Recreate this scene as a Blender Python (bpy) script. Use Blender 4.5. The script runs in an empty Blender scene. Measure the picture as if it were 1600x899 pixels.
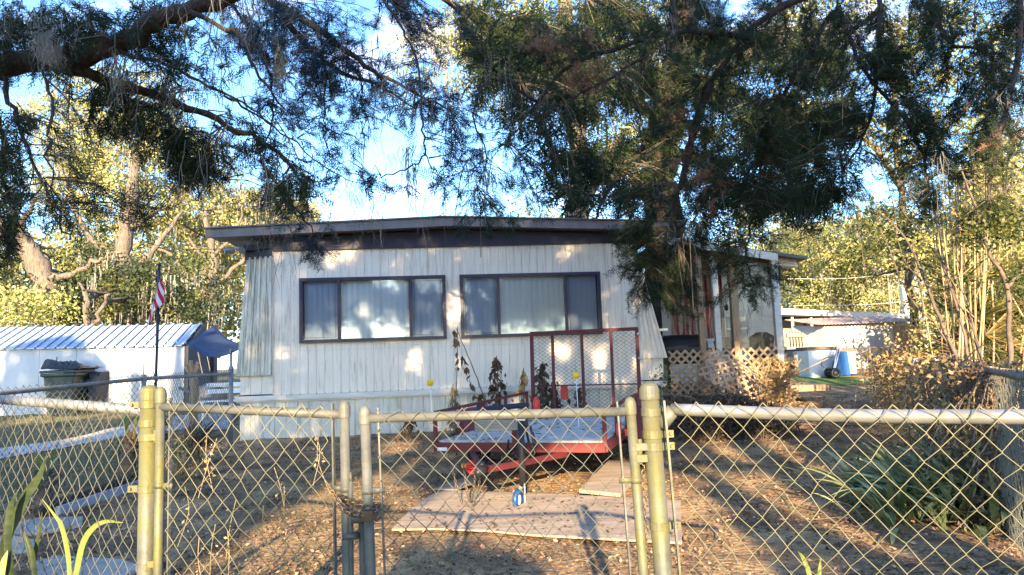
import bpy, math, random
import numpy as np
from mathutils import Vector, Matrix
random.seed(7); rng = np.random.default_rng(11)
R = math.radians
C = bpy.context.scene.collection
sc = bpy.context.scene

# ------------------------------------------------------------------ camera
F = 1100.0; EYE = 1.4; PITCH = R(5.8); ROLL = .034
fw = np.array([0, math.cos(PITCH), math.sin(PITCH)])
R0 = np.array([1., 0, 0]); U0 = np.array([0, -math.sin(PITCH), math.cos(PITCH)])
RX = R0*math.cos(ROLL)-U0*math.sin(ROLL); UP = U0*math.cos(ROLL)+R0*math.sin(ROLL)
cam = bpy.data.objects.new('camera', bpy.data.cameras.new('camera')); C.objects.link(cam)
cam.data.sensor_width = 36; cam.data.lens = 36*F/1600; cam.data.clip_end = 2000; cam.data.clip_start = .05
cam.matrix_world = Matrix(((RX[0], UP[0], -fw[0], 0), (RX[1], UP[1], -fw[1], 0), (RX[2], UP[2], -fw[2], EYE), (0, 0, 0, 1)))
sc.camera = cam

# ------------------------------------------------------------------ light
SUN_EL = R(17); SUN_SIDE = R(1.5)     # low sun behind the camera; shadows run away from it
sd = np.array([math.sin(SUN_SIDE)*math.cos(SUN_EL), math.cos(SUN_SIDE)*math.cos(SUN_EL), -math.sin(SUN_EL)])
SUNDIR = sd
w = bpy.data.worlds.new("World"); sc.world = w; w.use_nodes = True
nt = w.node_tree; nt.nodes.clear()
def wn(t, **k):
    n = nt.nodes.new(t)
    for a, b in k.items(): setattr(n, a, b)
    return n
sky = wn('ShaderNodeTexSky', sky_type='NISHITA', sun_disc=False)
sky.sun_elevation = SUN_EL; sky.sun_rotation = R(180)+SUN_SIDE
sky.altitude = 20; sky.air_density = 1.0; sky.dust_density = .4; sky.ozone_density = 2.5
tc = wn('ShaderNodeTexCoord'); mp = wn('ShaderNodeMapping'); mp.inputs['Scale'].default_value = (1, 1, 2.6); mp.inputs['Location'].default_value = (.55, .3, .2)
n1 = wn('ShaderNodeTexNoise'); n1.inputs['Scale'].default_value = 3.2; n1.inputs['Detail'].default_value = 7; n1.inputs['Roughness'].default_value = .55
cr = wn('ShaderNodeValToRGB'); cr.color_ramp.elements[0].position = .57; cr.color_ramp.elements[1].position = .70
mx = wn('ShaderNodeMix', data_type='RGBA'); hs = wn('ShaderNodeMix', data_type='RGBA', blend_type='MULTIPLY')
hs.inputs[0].default_value = 1.0; hs.inputs[7].default_value = (.76, .95, 1.12, 1)
bg = wn('ShaderNodeBackground'); bg.inputs['Strength'].default_value = .14
wo = wn('ShaderNodeOutputWorld')
L = nt.links.new
L(tc.outputs['Generated'], mp.inputs[0]); L(mp.outputs[0], n1.inputs['Vector']); L(n1.outputs[0], cr.inputs[0])
L(sky.outputs[0], hs.inputs[6]); L(hs.outputs[2], mx.inputs[6]); L(cr.outputs[0], mx.inputs[0])
mx.inputs[7].default_value = (4.9, 4.4, 4.7, 1)
L(mx.outputs[2], bg.inputs[0]); L(bg.outputs[0], wo.inputs[0])
sun = bpy.data.objects.new('sun', bpy.data.lights.new('sun', 'SUN')); C.objects.link(sun)
sun.data.energy = 5.0; sun.data.angle = R(.53); sun.data.color = (1, .76, .45)
sun.rotation_euler = Vector(sd).to_track_quat('-Z', 'Y').to_euler()
sc.view_settings.view_transform = 'Standard'; sc.view_settings.look = 'None'; sc.view_settings.gamma = 1
sc.view_settings.exposure = 2.1
sc.cycles.max_bounces = 6; sc.cycles.transparent_max_bounces = 12; sc.cycles.use_denoising = True
sc.cycles.caustics_reflective = False; sc.cycles.caustics_refractive = False

# ------------------------------------------------------------------ measuring helpers (photo pixel + distance -> place in the yard)
def ray(x, y): return fw+RX*(x-800)/F+UP*(449.5-y)/F
def P(x, y, d):
    v = ray(x, y); return np.array([0, 0, EYE])+v*d/v[1]
def hgt(y): return .0014*np.clip(y, 0, 22)**2
def G(x, y, dz=0):
    v = ray(x, y); d = 5.
    for i in range(60): d = .5*d+.5*(float(hgt(d))-EYE)/v[2]*v[1]
    q = P(x, y, d); q[2] += dz; return q
def proj(p):
    q = p-np.array([0, 0, EYE]); z = q@fw
    return np.stack([800+F*(q@RX)/z, 449.5-F*(q@UP)/z], -1)
HA = P(427, 500, 12.0); TH = R(5.4)
HD = np.array([math.cos(TH), math.sin(TH), 0]); HN = np.array([math.sin(TH), -math.cos(TH), 0])   # along facade, outward
HA = np.array([HA[0], HA[1], 0])
def H(u, z, n=0): return HA+HD*u+HN*n+np.array([0, 0, z])

# ------------------------------------------------------------------ materials
MATS = {}
def mat(name, col, rough=.7, metal=0, col2=None, scale=4., detail=5, bump=0, bscale=None, spec=.4, ramp=(.35, .65), island=0, transl=0, stretch=(1, 1, 1), bands=None):
    if name in MATS: return MATS[name]
    m = bpy.data.materials.new(name); m.use_nodes = True; MATS[name] = m
    t = m.node_tree; b = t.nodes['Principled BSDF']; o = t.nodes['Material Output']
    b.inputs['Roughness'].default_value = rough; b.inputs['Metallic'].default_value = metal
    b.inputs['Specular IOR Level'].default_value = spec
    c4 = lambda c: (c[0], c[1], c[2], 1)
    b.inputs['Base Color'].default_value = c4(col)
    out = None
    if col2 is not None or bump:
        tcn = t.nodes.new('ShaderNodeTexCoord'); mpn = t.nodes.new('ShaderNodeMapping'); mpn.inputs['Scale'].default_value = stretch
        t.links.new(tcn.outputs['Object'], mpn.inputs[0])
    if col2 is not None:
        n = t.nodes.new('ShaderNodeTexNoise'); n.inputs['Scale'].default_value = scale; n.inputs['Detail'].default_value = detail; n.inputs['Roughness'].default_value = .65
        t.links.new(mpn.outputs[0], n.inputs['Vector'])
        r = t.nodes.new('ShaderNodeValToRGB'); r.color_ramp.elements[0].position = ramp[0]; r.color_ramp.elements[1].position = ramp[1]
        r.color_ramp.elements[0].color = c4(col); r.color_ramp.elements[1].color = c4(col2)
        t.links.new(n.outputs[0], r.inputs[0]); out = r.outputs[0]
    if island:
        g = t.nodes.new('ShaderNodeNewGeometry'); mr = t.nodes.new('ShaderNodeMapRange')
        mr.inputs['To Min'].default_value = 1-island; mr.inputs['To Max'].default_value = 1+island
        t.links.new(g.outputs['Random Per Island'], mr.inputs[0])
        hv = t.nodes.new('ShaderNodeHueSaturation')
        if out: t.links.new(out, hv.inputs['Color'])
        else: hv.inputs['Color'].default_value = c4(col)
        t.links.new(mr.outputs[0], hv.inputs['Value'])
        m2 = t.nodes.new('ShaderNodeMath'); m2.operation = 'MULTIPLY_ADD'; m2.inputs[1].default_value = -.06; m2.inputs[2].default_value = .53
        t.links.new(g.outputs['Random Per Island'], m2.inputs[0]); t.links.new(m2.outputs[0], hv.inputs['Hue'])
        out = hv.outputs[0]
    if out: t.links.new(out, b.inputs['Base Color'])
    if bump:
        nb = t.nodes.new('ShaderNodeTexNoise'); nb.inputs['Scale'].default_value = bscale or scale*3; nb.inputs['Detail'].default_value = 6
        t.links.new(mpn.outputs[0], nb.inputs['Vector'])
        bp = t.nodes.new('ShaderNodeBump'); bp.inputs['Strength'].default_value = min(1, bump); bp.inputs['Distance'].default_value = .02*max(1, bump)
        t.links.new(nb.outputs[0], bp.inputs['Height']); t.links.new(bp.outputs[0], b.inputs['Normal'])
    if transl:
        tr = t.nodes.new('ShaderNodeBsdfTranslucent'); ms = t.nodes.new('ShaderNodeMixShader'); ms.inputs[0].default_value = transl
        if out: t.links.new(out, tr.inputs[0])
        else: tr.inputs[0].default_value = c4(col)
        t.links.new(b.outputs[0], ms.inputs[1]); t.links.new(tr.outputs[0], ms.inputs[2]); t.links.new(ms.outputs[0], o.inputs[0])
    return m
def glass_mat(name, tint=(.8, .85, .9), refl=.12, opac=.0, ocol=(.05, .05, .06)):
    m = bpy.data.materials.new(name); m.use_nodes = True; t = m.node_tree; t.nodes.clear()
    o = t.nodes.new('ShaderNodeOutputMaterial'); tr = t.nodes.new('ShaderNodeBsdfTransparent'); tr.inputs[0].default_value = (*tint, 1)
    gl = t.nodes.new('ShaderNodeBsdfGlossy'); gl.inputs['Roughness'].default_value = .04
    lw = t.nodes.new('ShaderNodeLayerWeight'); lw.inputs[0].default_value = .25
    ad = t.nodes.new('ShaderNodeMath'); ad.operation = 'ADD'; ad.inputs[1].default_value = refl; t.links.new(lw.outputs['Fresnel'], ad.inputs[0])
    ms = t.nodes.new('ShaderNodeMixShader'); t.links.new(ad.outputs[0], ms.inputs[0]); t.links.new(tr.outputs[0], ms.inputs[1]); t.links.new(gl.outputs[0], ms.inputs[2])
    last = ms
    if opac:
        df = t.nodes.new('ShaderNodeBsdfDiffuse'); df.inputs[0].default_value = (*ocol, 1)
        m2 = t.nodes.new('ShaderNodeMixShader'); m2.inputs[0].default_value = opac
        t.links.new(ms.outputs[0], m2.inputs[1]); t.links.new(df.outputs[0], m2.inputs[2]); last = m2
    t.links.new(last.outputs[0], o.inputs[0]); return m
mWall = mat('siding_paint', (.81, .69, .585), .55, col2=(.87, .765, .66), scale=1.2, stretch=(6, 6, .6), bump=.15, bscale=30)
def streaks(m, col, pos, sc_=3., st=(7, 7, .5), second='Object'):
    """grime and tint patches with a shape of their own, mixed over the base colour"""
    t = m.node_tree; b = t.nodes['Principled BSDF']; lk = b.inputs['Base Color'].links[0]; src = lk.from_socket
    tcn = t.nodes.new('ShaderNodeTexCoord'); mpn = t.nodes.new('ShaderNodeMapping'); mpn.inputs['Scale'].default_value = st; mpn.inputs['Location'].default_value = (3.1, 7.7, 1.3)
    n = t.nodes.new('ShaderNodeTexNoise'); n.inputs['Scale'].default_value = sc_; n.inputs['Detail'].default_value = 8; n.inputs['Roughness'].default_value = .7
    r = t.nodes.new('ShaderNodeValToRGB'); r.color_ramp.elements[0].position = pos; r.color_ramp.elements[1].position = pos+.2
    mxn = t.nodes.new('ShaderNodeMix'); mxn.data_type = 'RGBA'; mxn.inputs[7].default_value = (*col, 1)
    for m2 in t.nodes:
        if m2.type == 'BSDF_TRANSLUCENT': pass
    t.links.new(tcn.outputs['Object'], mpn.inputs[0]); t.links.new(mpn.outputs[0], n.inputs['Vector']); t.links.new(n.outputs[0], r.inputs[0])
    t.links.new(src, mxn.inputs[6]); t.links.new(r.outputs[0], mxn.inputs[0]); t.links.new(mxn.outputs[2], b.inputs['Base Color'])
    return m
streaks(mWall, (.40, .34, .26), .535)
mWing = streaks(mat('weathered_wing_panel', (.64, .57, .48), .6, col2=(.74, .68, .58), scale=2, stretch=(6, 6, .5), bump=.2, bscale=30), (.20, .21, .15), .46)
mSkirt = streaks(mat('skirting_paint', (.64, .56, .46), .6, col2=(.76, .69, .59), scale=2, stretch=(6, 6, .5), bump=.2, bscale=30), (.28, .27, .17), .54)
mTrimW = mat('white_trim', (.74, .68, .62), .5, col2=(.62, .56, .49), scale=3, stretch=(1, 1, 4))
mFascia = mat('fascia_paint', (.17, .14, .14), .6, col2=(.22, .185, .185), scale=5)
mDark = mat('dark_band_paint', (.022, .020, .042), .5, col2=(.034, .03, .06), scale=6)  # brown band with the blue flare tint put into its colour
mWinF = mat('window_frame_paint', (.03, .03, .065), .35)
mRoof = mat('roof_felt', (.13, .12, .12), .9, col2=(.2, .19, .17), scale=6, bump=.3)
mBlind = mat('blind_vinyl', (.80, .86, .90), .5)
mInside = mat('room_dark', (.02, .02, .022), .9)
mScreen = glass_mat('insect_screen', (.70, .75, .84), .04, .22, (.14, .17, .27)); mGlass = glass_mat('window_glass', (.92, .96, 1), .10)
def metal_mat(name, lich_sun):
    m = mat(name, (.07, .074, .07), .55, .15, col2=(.14, .144, .138), scale=9, bump=.12, bscale=60)
    streaks(m, (.135, .13, .045), lich_sun, 14, (1, 1, .35)); return streaks(m, (.10, .065, .035), .62, 22, (1, 1, .8))  # yellow patches: lichen plus sunlit yellow put into the colour
mGalv = metal_mat('galvanised_lichen_sunlit', .40); mGalvC = metal_mat('galvanised_clean', .62)
mGalvR = metal_mat('galvanised_rail', .56); mGalvD = mat('galvanised_dull', (.20, .21, .22), .5, .5, col2=(.32, .33, .34), scale=9)
mWire = mat('fence_wire', (.22, .21, .13), .5, .2, col2=(.15, .15, .11), scale=6)
mWireD = mat('fence_wire_dull', (.13, .135, .12), .55, .3)
mRed = streaks(mat('red_trailer_paint', (.10, .012, .015), .55, col2=(.17, .024, .024), scale=5, bump=.1), (.10, .04, .03), .56, 6, (1, 1, 1))
mRedB = mat('bright_red_paint', (.75, .05, .04), .35)
mRubber = mat('rubber', (.02, .02, .022), .75); mChain = mat('chain_steel', (.14, .13, .12), .45, .7, col2=(.25, .17, .1), scale=30)
mPly = mat('plywood_weathered', (.44, .34, .25), .85, col2=(.20, .15, .11), scale=2.0, stretch=(1, 5, 1), bump=.4, bscale=6, ramp=(.3, .75))
streaks(mPly, (.10, .08, .065), .58, 2.5, (1, 3, 1))
mDeck = streaks(mat('deck_board_painted', (.56, .53, .49), .8, col2=(.42, .39, .36), scale=4), (.20, .15, .10), .54, 5, (1, 1, 1))
mGreyWood = mat('grey_old_wood', (.36, .34, .29), .9, col2=(.20, .18, .15), scale=3, stretch=(1, 1, 14), bump=.5)
mTan = mat('tan_lumber', (.42, .29, .18), .85, col2=(.28, .18, .11), scale=3, stretch=(8, 8, 1), bump=.2)
mLat = mat('lattice_wood', (.50, .37, .25), .85, col2=(.34, .23, .15), scale=4, bump=.2)
mLatD = mat('dark_lattice', (.05, .045, .045), .7)
mBark = mat('cedar_bark', (.035, .023, .019), .95, col2=(.085, .058, .046), scale=4, stretch=(6, 6, .8), bump=1.5, bscale=12)
mBarkK = mat('dark_cedar_bark', (.018, .013, .011), .95, col2=(.045, .032, .027), scale=4, stretch=(6, 6, .8), bump=1.5, bscale=12); mBarkOak = mat('oak_bark', (.10, .08, .06), .95, col2=(.22, .18, .14), scale=3, stretch=(5, 5, .8), bump=1.5, bscale=10)  # dark cedar copy: bark colour lowered to offset sun on the rear trunk
mTwig = mat('twig_wood', (.10, .075, .06), .9, col2=(.17, .13, .10), scale=10)
mCedar = mat('cedar_foliage', (.020, .036, .022), .7, col2=(.042, .060, .024), scale=1.3, island=.4, transl=.25, spec=.2)
mCedarFlare = mat('cedar_foliage_flare_tint', (.024, .040, .060), .7, col2=(.036, .062, .092), scale=1.3, island=.4, transl=.25, spec=.2)  # blue lens-flare tint put into the foliage colour
mDead = mat('dead_cedar_foliage', (.24, .12, .07), .8, col2=(.32, .18, .11), scale=3, island=.3, transl=.3)
mOakY = mat('yellow_oak_leaf', (.30, .33, .08), .6, col2=(.54, .50, .20), scale=.5, island=.5, transl=.25)
mOakG = mat('green_oak_leaf', (.055, .085, .024), .55, col2=(.16, .16, .04), scale=.6, island=.45, transl=.35)
mOakD = mat('dark_leaf_and_crown_shade', (.022, .04, .016), .6, col2=(.05, .065, .025), scale=.7, island=.5, transl=.2); mOakT = mat('tan_autumn_leaf', (.38, .32, .17), .7, col2=(.24, .23, .09), scale=.6, island=.4, transl=.4)  # dark leaves; mixed into yellow crowns they stand in for interior shade
mMoss = mat('spanish_moss', (.26, .25, .20), .95, col2=(.36, .34, .28), scale=6, island=.25, transl=.3)
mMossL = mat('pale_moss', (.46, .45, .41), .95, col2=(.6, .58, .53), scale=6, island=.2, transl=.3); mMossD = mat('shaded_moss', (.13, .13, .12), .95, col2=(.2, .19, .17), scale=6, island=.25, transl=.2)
mDry = mat('dry_leaf', (.16, .105, .06), .85, col2=(.09, .06, .04), scale=8, island=.5, transl=.25)
mVine = mat('dry_vine_leaf', (.46, .33, .15), .85, col2=(.26, .18, .08), scale=2, island=.5, transl=.3)
mCane = mat('dry_cane', (.40, .32, .19), .7, col2=(.28, .20, .11), scale=5, island=.35)
mStrap = mat('strap_leaf', (.09, .13, .045), .5, spec=.2, col2=(.36, .38, .20), scale=3, island=.5, transl=.2)  # paler second tone puts leaf highlights into the colour
mSnake = mat('snake_plant_leaf', (.014, .028, .012), .4, col2=(.045, .065, .022), scale=9, stretch=(1, 1, 4), island=.2, transl=.2)
mPale = mat('pale_leaf_blade', (.20, .24, .06), .45, col2=(.16, .22, .05), scale=14, stretch=(1, 1, 5), transl=.3)
mConc = mat('concrete', (.42, .41, .42), .9, col2=(.52, .51, .53), scale=3, bump=.3)
mStone = streaks(mat('stepping_stone', (.30, .27, .24), .9, col2=(.42, .38, .34), scale=6, bump=.4), (.16, .12, .09), .55, 8, (1, 1, 1))
mShed = streaks(mat('white_sheet_metal', (.50, .50, .52), .5, col2=(.60, .60, .62), scale=1, stretch=(2, 2, .5)), (.5, .5, .52), .66)
mBlueRoof = mat('blue_grey_metal_roof', (.34, .43, .60), .4, .2, col2=(.44, .53, .70), scale=1.5)
mTarp = mat('blue_tarp', (.020, .034, .08), .6, col2=(.032, .05, .11), scale=3, bump=.3); mTarpD = mat('dark_tarp', (.025, .03, .05), .7)
mBin = mat('green_bin_plastic', (.028, .045, .042), .45, col2=(.04, .06, .055), scale=4); mBag = mat('black_bag_plastic', (.02, .022, .028), .3, bump=.8, bscale=12)
mBlack = mat('black_plastic', (.018, .018, .02), .4); mWhiteP = mat('white_plastic', (.78, .78, .8), .4); mBlueP = mat('blue_plastic', (.008, .05, .17), .4, col2=(.012, .07, .22), scale=3)
mYellow = mat('yellow_ball_plastic', (.85, .52, .01), .4); mOrange = mat('amber_lens', (.9, .3, .02), .3)
mRust = mat('rusty_red_roof', (.36, .21, .18), .7, col2=(.52, .42, .37), scale=3, stretch=(4, 1, 1)); mBlueFab = mat('navy_padding', (.010, .014, .045), .6)
mSilver = mat('grill_lid', (.45, .45, .47), .3, .7); mHouse2 = mat('grey_green_wall', (.20, .21, .18), .8, col2=(.28, .28, .24), scale=2)
mClap = mat('clapboard_white', (.60, .57, .54), .6, col2=(.7, .67, .63), scale=2); mCurt = mat('striped_curtain', (.30, .10, .09), .8, col2=(.5, .4, .36), scale=6, stretch=(3, 3, .2), ramp=(.48, .52))
mBeige = mat('beige_board', (.50, .43, .34), .8, col2=(.40, .34, .27), scale=2)
mPorchSc = glass_mat('porch_screen', (.76, .7, .62), .01, .16, (.34, .27, .20))

# ------------------------------------------------------------------ object helpers
def rootloc(o):
    p = Vector((0, 0, 0))
    while o is not None: p = p+o.location; o = o.parent
    return np.array(p)
def setp(o, label=None, cat=None, group=None, kind=None):
    if label: o['label'] = label
    if cat: o['category'] = cat
    if group: o['group'] = group
    if kind: o['kind'] = kind
    return o
def thing(name, label, cat, loc, group=None):
    o = bpy.data.objects.new(name, None); C.objects.link(o); o.location = tuple(float(a) for a in loc)
    bpy.context.view_layer.update
    return setp(o, label, cat, group)
class MB:
    def __init__(s): s.v = []; s.f = []
    def add(s, vs, fs):
        b = len(s.v); s.v += [tuple(map(float, a)) for a in vs]; s.f += [tuple(b+i for i in f) for f in fs]; return s
    def box(s, c, d, rz=0, ax=None):
        c = np.array(c, float)
        if ax is None: ax = np.array([[math.cos(rz), math.sin(rz), 0], [-math.sin(rz), math.cos(rz), 0], [0, 0, 1]])
        vs = [c+ax[0]*d[0]/2*i+ax[1]*d[1]/2*j+ax[2]*d[2]/2*k for i in (-1, 1) for j in (-1, 1) for k in (-1, 1)]
        return s.add(vs, [(0, 1, 3, 2), (4, 6, 7, 5), (0, 4, 5, 1), (2, 3, 7, 6), (0, 2, 6, 4), (1, 5, 7, 3)])
    def beam(s, p, q, wd, hh, up=(0, 0, 1)):
        p = np.array(p, float); q = np.array(q, float); a = q-p; l = np.linalg.norm(a); a /= l
        b = np.cross(up, a); b /= np.linalg.norm(b); c = np.cross(a, b)
        return s.box((p+q)/2, (l, wd, hh), ax=np.array([a, b, c]))
    def tube(s, pts, r, n=8, cap=True):
        pts = [np.array(p, float) for p in pts]; k = len(pts)
        if not hasattr(r, '__len__'): r = [r]*k
        vs = []; u = None
        for i in range(k):
            t = pts[min(i+1, k-1)]-pts[max(i-1, 0)]; t /= (np.linalg.norm(t)+1e-9)
            if u is None:
                u = np.cross(t, (0, 0, 1) if abs(t[2]) < .9 else (1, 0, 0))
            else: u = u-t*(u@t)
            u /= (np.linalg.norm(u)+1e-9); v_ = np.cross(t, u)
            for j in range(n):
                a = 2*math.pi*j/n; vs.append(pts[i]+r[i]*(u*math.cos(a)+v_*math.sin(a)))
        fs = [(i*n+j, i*n+(j+1) % n, (i+1)*n+(j+1) % n, (i+1)*n+j) for i in range(k-1) for j in range(n)]
        if cap: fs += [tuple(range(n-1, -1, -1)), tuple((k-1)*n+j for j in range(n))]
        return s.add(vs, fs)
    def prism(s, poly, vec):
        """extrude a polygon (3D points) along vec"""
        k = len(poly); vec = np.array(vec, float); vs = [np.array(p, float) for p in poly]; vs += [p+vec for p in vs]
        return s.add(vs, [tuple(range(k-1, -1, -1)), tuple(range(k, 2*k))]+[(i, (i+1) % k, k+(i+1) % k, k+i) for i in range(k)])
    def quad(s, a, b, c, d): return s.add([a, b, c, d], [(0, 1, 2, 3)])
    def sphere(s, c, r, n=12, m=8, sq=(1, 1, 1)):
        c = np.array(c, float); vs = [c+np.array((0, 0, r*sq[2]))]
        for i in range(1, m):
            for j in range(n):
                a = math.pi*i/m; b = 2*math.pi*j/n
                vs.append(c+r*np.array((math.sin(a)*math.cos(b)*sq[0], math.sin(a)*math.sin(b)*sq[1], math.cos(a)*sq[2])))
        vs.append(c-np.array((0, 0, r*sq[2])))
        fs = [(0, 1+j, 1+(j+1) % n) for j in range(n)]+[(1+(i-1)*n+j, 1+i*n+j, 1+i*n+(j+1) % n, 1+(i-1)*n+(j+1) % n) for i in range(1, m-1) for j in range(n)]
        e = 1+(m-1)*n; fs += [(e, e-n+(j+1) % n, e-n+j) for j in range(n)]
        return s.add(vs, fs)
    def torus(s, c, R_, r, ax1, ax2, n=20, k=8, st=1.0):
        c = np.array(c, float); ax1 = np.array(ax1, float); ax2 = np.array(ax2, float); ax3 = np.cross(ax1, ax2); vs = []
        for i in range(n):
            a = 2*math.pi*i/n; d = ax1*math.cos(a)*st+ax2*math.sin(a); dn = d/np.linalg.norm(d)
            for j in range(k):
                b = 2*math.pi*j/k; vs.append(c+d*R_+r*(dn*math.cos(b)+ax3*math.sin(b)))
        return s.add(vs, [(i*k+j, ((i+1) % n)*k+j, ((i+1) % n)*k+(j+1) % k, i*k+(j+1) % k) for i in range(n) for j in range(k)])
    def build(s, name, m, parent=None, smooth=False, bevel=0):
        me = bpy.data.meshes.new(name); off = rootloc(parent) if parent else np.zeros(3)
        me.from_pydata([tuple(np.array(v)-off) for v in s.v], [], s.f); me.update()
        o = bpy.data.objects.new(name, me); C.objects.link(o); o.parent = parent; me.materials.append(m)
        if smooth:
            me.polygons.foreach_set('use_smooth', [True]*len(me.polygons))
        if bevel:
            b = o.modifiers.new('b', 'BEVEL'); b.width = bevel; b.segments = 2; b.limit_method = 'ANGLE'
        return o
def pieces(name, m, parent, n, fn, **k):
    """one object per piece"""
    for i in range(n):
        q = MB(); fn(q, i); q.build(name, m, parent, **k)
def npmesh(name, V, T, m, parent=None, smooth=False):
    """many small faces from numpy arrays; T is (n,3) or (n,4)"""
    me = bpy.data.meshes.new(name); V = np.asarray(V, float)-(rootloc(parent) if parent else 0)
    k = T.shape[1]
    me.vertices.add(len(V)); me.vertices.foreach_set('co', V.astype(np.float32).ravel())
    me.loops.add(T.size); me.loops.foreach_set('vertex_index', T.astype(np.int32).ravel())
    me.polygons.add(len(T)); me.polygons.foreach_set('loop_start', np.arange(len(T), dtype=np.int32)*k)
    me.update(calc_edges=True); me.materials.append(m)
    o = bpy.data.objects.new(name, me); C.objects.link(o); o.parent = parent
    return o
def frames(d, roll=None):
    """rotation matrices whose x axis follows each direction in d"""
    d = d/np.linalg.norm(d, axis=1, keepdims=True); n = len(d)
    up = np.tile(np.array([0, 0, 1.]), (n, 1)); up[np.abs(d[:, 2]) > .95] = (1, 0, 0)
    y = np.cross(up, d); y /= np.linalg.norm(y, axis=1, keepdims=True); z = np.cross(d, y)
    a = rng.uniform(0, 2*math.pi, n) if roll is None else np.full(n, roll) if np.isscalar(roll) else roll
    y2 = y*np.cos(a)[:, None]+z*np.sin(a)[:, None]; z2 = np.cross(d, y2)
    return np.stack([d, y2, z2], axis=2)
def inst(tv, tf, pos, rot, scl):
    V = np.einsum('nij,kj->nki', rot, tv)*np.asarray(scl)[:, None, None]+pos[:, None, :]
    T = tf[None]+(np.arange(len(pos))*len(tv))[:, None, None]
    return V.reshape(-1, 3), T.reshape(-1, tf.shape[1])
# templates ---------------------------------------------------------
def tmpl_spray(nside=9, wd=.017, ln=.34, seed=1):
    """feathery cedar spray, one unit long: stem and narrow drooping branchlets with secondary tips"""
    r = np.random.default_rng(seed); V = []; T = []
    def strip(a, b, wv):
        a = np.array(a); b = np.array(b); d = b-a; s_ = np.cross(d, r.normal(size=3)); s_ = s_/np.linalg.norm(s_)*wv
        k = len(V); V.extend([a-s_, a+s_, b]); T.append((k, k+1, k+2))
    strip((0, 0, 0), (1, 0, -.12), wd*.6)
    for i in range(nside):
        t = .08+.85*i/nside
        for sgn in (-1, 1):
            l = ln*(1.15-.75*t)*r.uniform(.7, 1.2)
            a = np.array((t, 0, -.12*t*t)); e = a+np.array((l*.75, sgn*l*.8, r.normal()*.09-.1*l))
            strip(a, e, wd)
            for q in (.35, .65):
                m_ = a+(e-a)*q; strip(m_, m_+np.array((l*.38, sgn*l*.08+r.normal()*.06, r.normal()*.07-.05)), wd*.8)
                strip(m_, m_+np.array((l*.15, sgn*l*.4, r.normal()*.07-.05)), wd*.7)
    return np.array(V), np.array(T)
SPRAY = tmpl_spray(); SPRAYF = tmpl_spray(6, .028, .38, 3)
LEAFQ = (np.array([(0, 0, 0), (.45, .28, .06), (1, 0, 0), (.45, -.28, .04)]), np.array([(0, 1, 2, 3)]))
BLADE = (np.array([(0, -.011, 0), (0, .011, 0), (1, 0, 0)]), np.array([(0, 1, 2)]))
NEEDLE = (np.array([(0, -.03, 0), (0, .03, 0), (1, 0, 0)]), np.array([(0, 1, 2)]))
def rdir(n, down=0):
    d = rng.normal(size=(n, 3)); d[:, 2] -= down; return d/np.linalg.norm(d, axis=1, keepdims=True)

def smooth_path(pts, n=6):
    """Catmull-Rom through the points"""
    p = [np.array(a, float) for a in pts]; p = [2*p[0]-p[1]]+p+[2*p[-1]-p[-2]]; out = []
    for i in range(1, len(p)-2):
        for k in range(n):
            t = k/n; out.append(.5*((2*p[i])+(-p[i-1]+p[i+1])*t+(2*p[i-1]-5*p[i]+4*p[i+1]-p[i+2])*t*t+(-p[i-1]+3*p[i]-3*p[i+1]+p[i+2])*t**3))
    out.append(p[-2]); return out
def limb(mb, pts, r0, r1, n=8, wob=.0):
    s_ = smooth_path(pts, 5); k = len(s_)
    if wob: s_ = [a+rng.normal(size=3)*wob*(0 if i in (0, k-1) else 1) for i, a in enumerate(s_)]
    mb.tube(s_, [(r0+(r1-r0)*i/(k-1))*(1+.12*math.sin(i*2.3)) for i in range(k)], n)
    return s_

# ------------------------------------------------------------------ the ground
def ground_z(x, y):
    return hgt(y)+.012*np.sin(x*3.1+y*1.7)*np.cos(y*2.3-x)+.008*np.sin(x*7.3+1.1*y)
xs = np.unique(np.concatenate([np.linspace(-900, -30, 12), np.linspace(-30, 30, 181), np.linspace(30, 900, 12)]))
ys = np.unique(np.concatenate([np.linspace(-300, -20, 6), np.linspace(-20, 40, 201), np.linspace(40, 1500, 12)]))
XX, YY = np.meshgrid(xs, ys); ZZ = ground_z(XX, YY); V = np.stack([XX, YY, ZZ], -1).reshape(-1, 3)
nx = len(xs); ny = len(ys); ii, jj = np.meshgrid(np.arange(nx-1), np.arange(ny-1)); b = (jj*nx+ii).ravel()
mG = mat('leaf_strewn_soil', (.085, .052, .030), .95, col2=(.50, .32, .16), scale=2.0, detail=12, bump=2.5, bscale=22, ramp=(.34, .66))
# greener grassy soil to the left yard, pale worn soil in streaks
tg = mG.node_tree; bn = tg.nodes['Principled BSDF']; src = bn.inputs['Base Color'].links[0].from_socket
tcn = tg.nodes.new('ShaderNodeTexCoord'); sx = tg.nodes.new('ShaderNodeSeparateXYZ'); tg.links.new(tcn.outputs['Object'], sx.inputs[0])
ng = tg.nodes.new('ShaderNodeTexNoise'); ng.inputs['Scale'].default_value = .9; ng.inputs['Detail'].default_value = 8; tg.links.new(tcn.outputs['Object'], ng.inputs['Vector'])
ma = tg.nodes.new('ShaderNodeMath'); ma.operation = 'MULTIPLY_ADD'; ma.inputs[1].default_value = -.22; ma.inputs[2].default_value = -1.05; tg.links.new(sx.outputs[0], ma.inputs[0])
mb_ = tg.nodes.new('ShaderNodeMath'); mb_.operation = 'ADD'; tg.links.new(ma.outputs[0], mb_.inputs[0]); tg.links.new(ng.outputs[0], mb_.inputs[1])
rg = tg.nodes.new('ShaderNodeValToRGB'); rg.color_ramp.elements[0].position = .42; rg.color_ramp.elements[1].position = .78; tg.links.new(mb_.outputs[0], rg.inputs[0])
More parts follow.
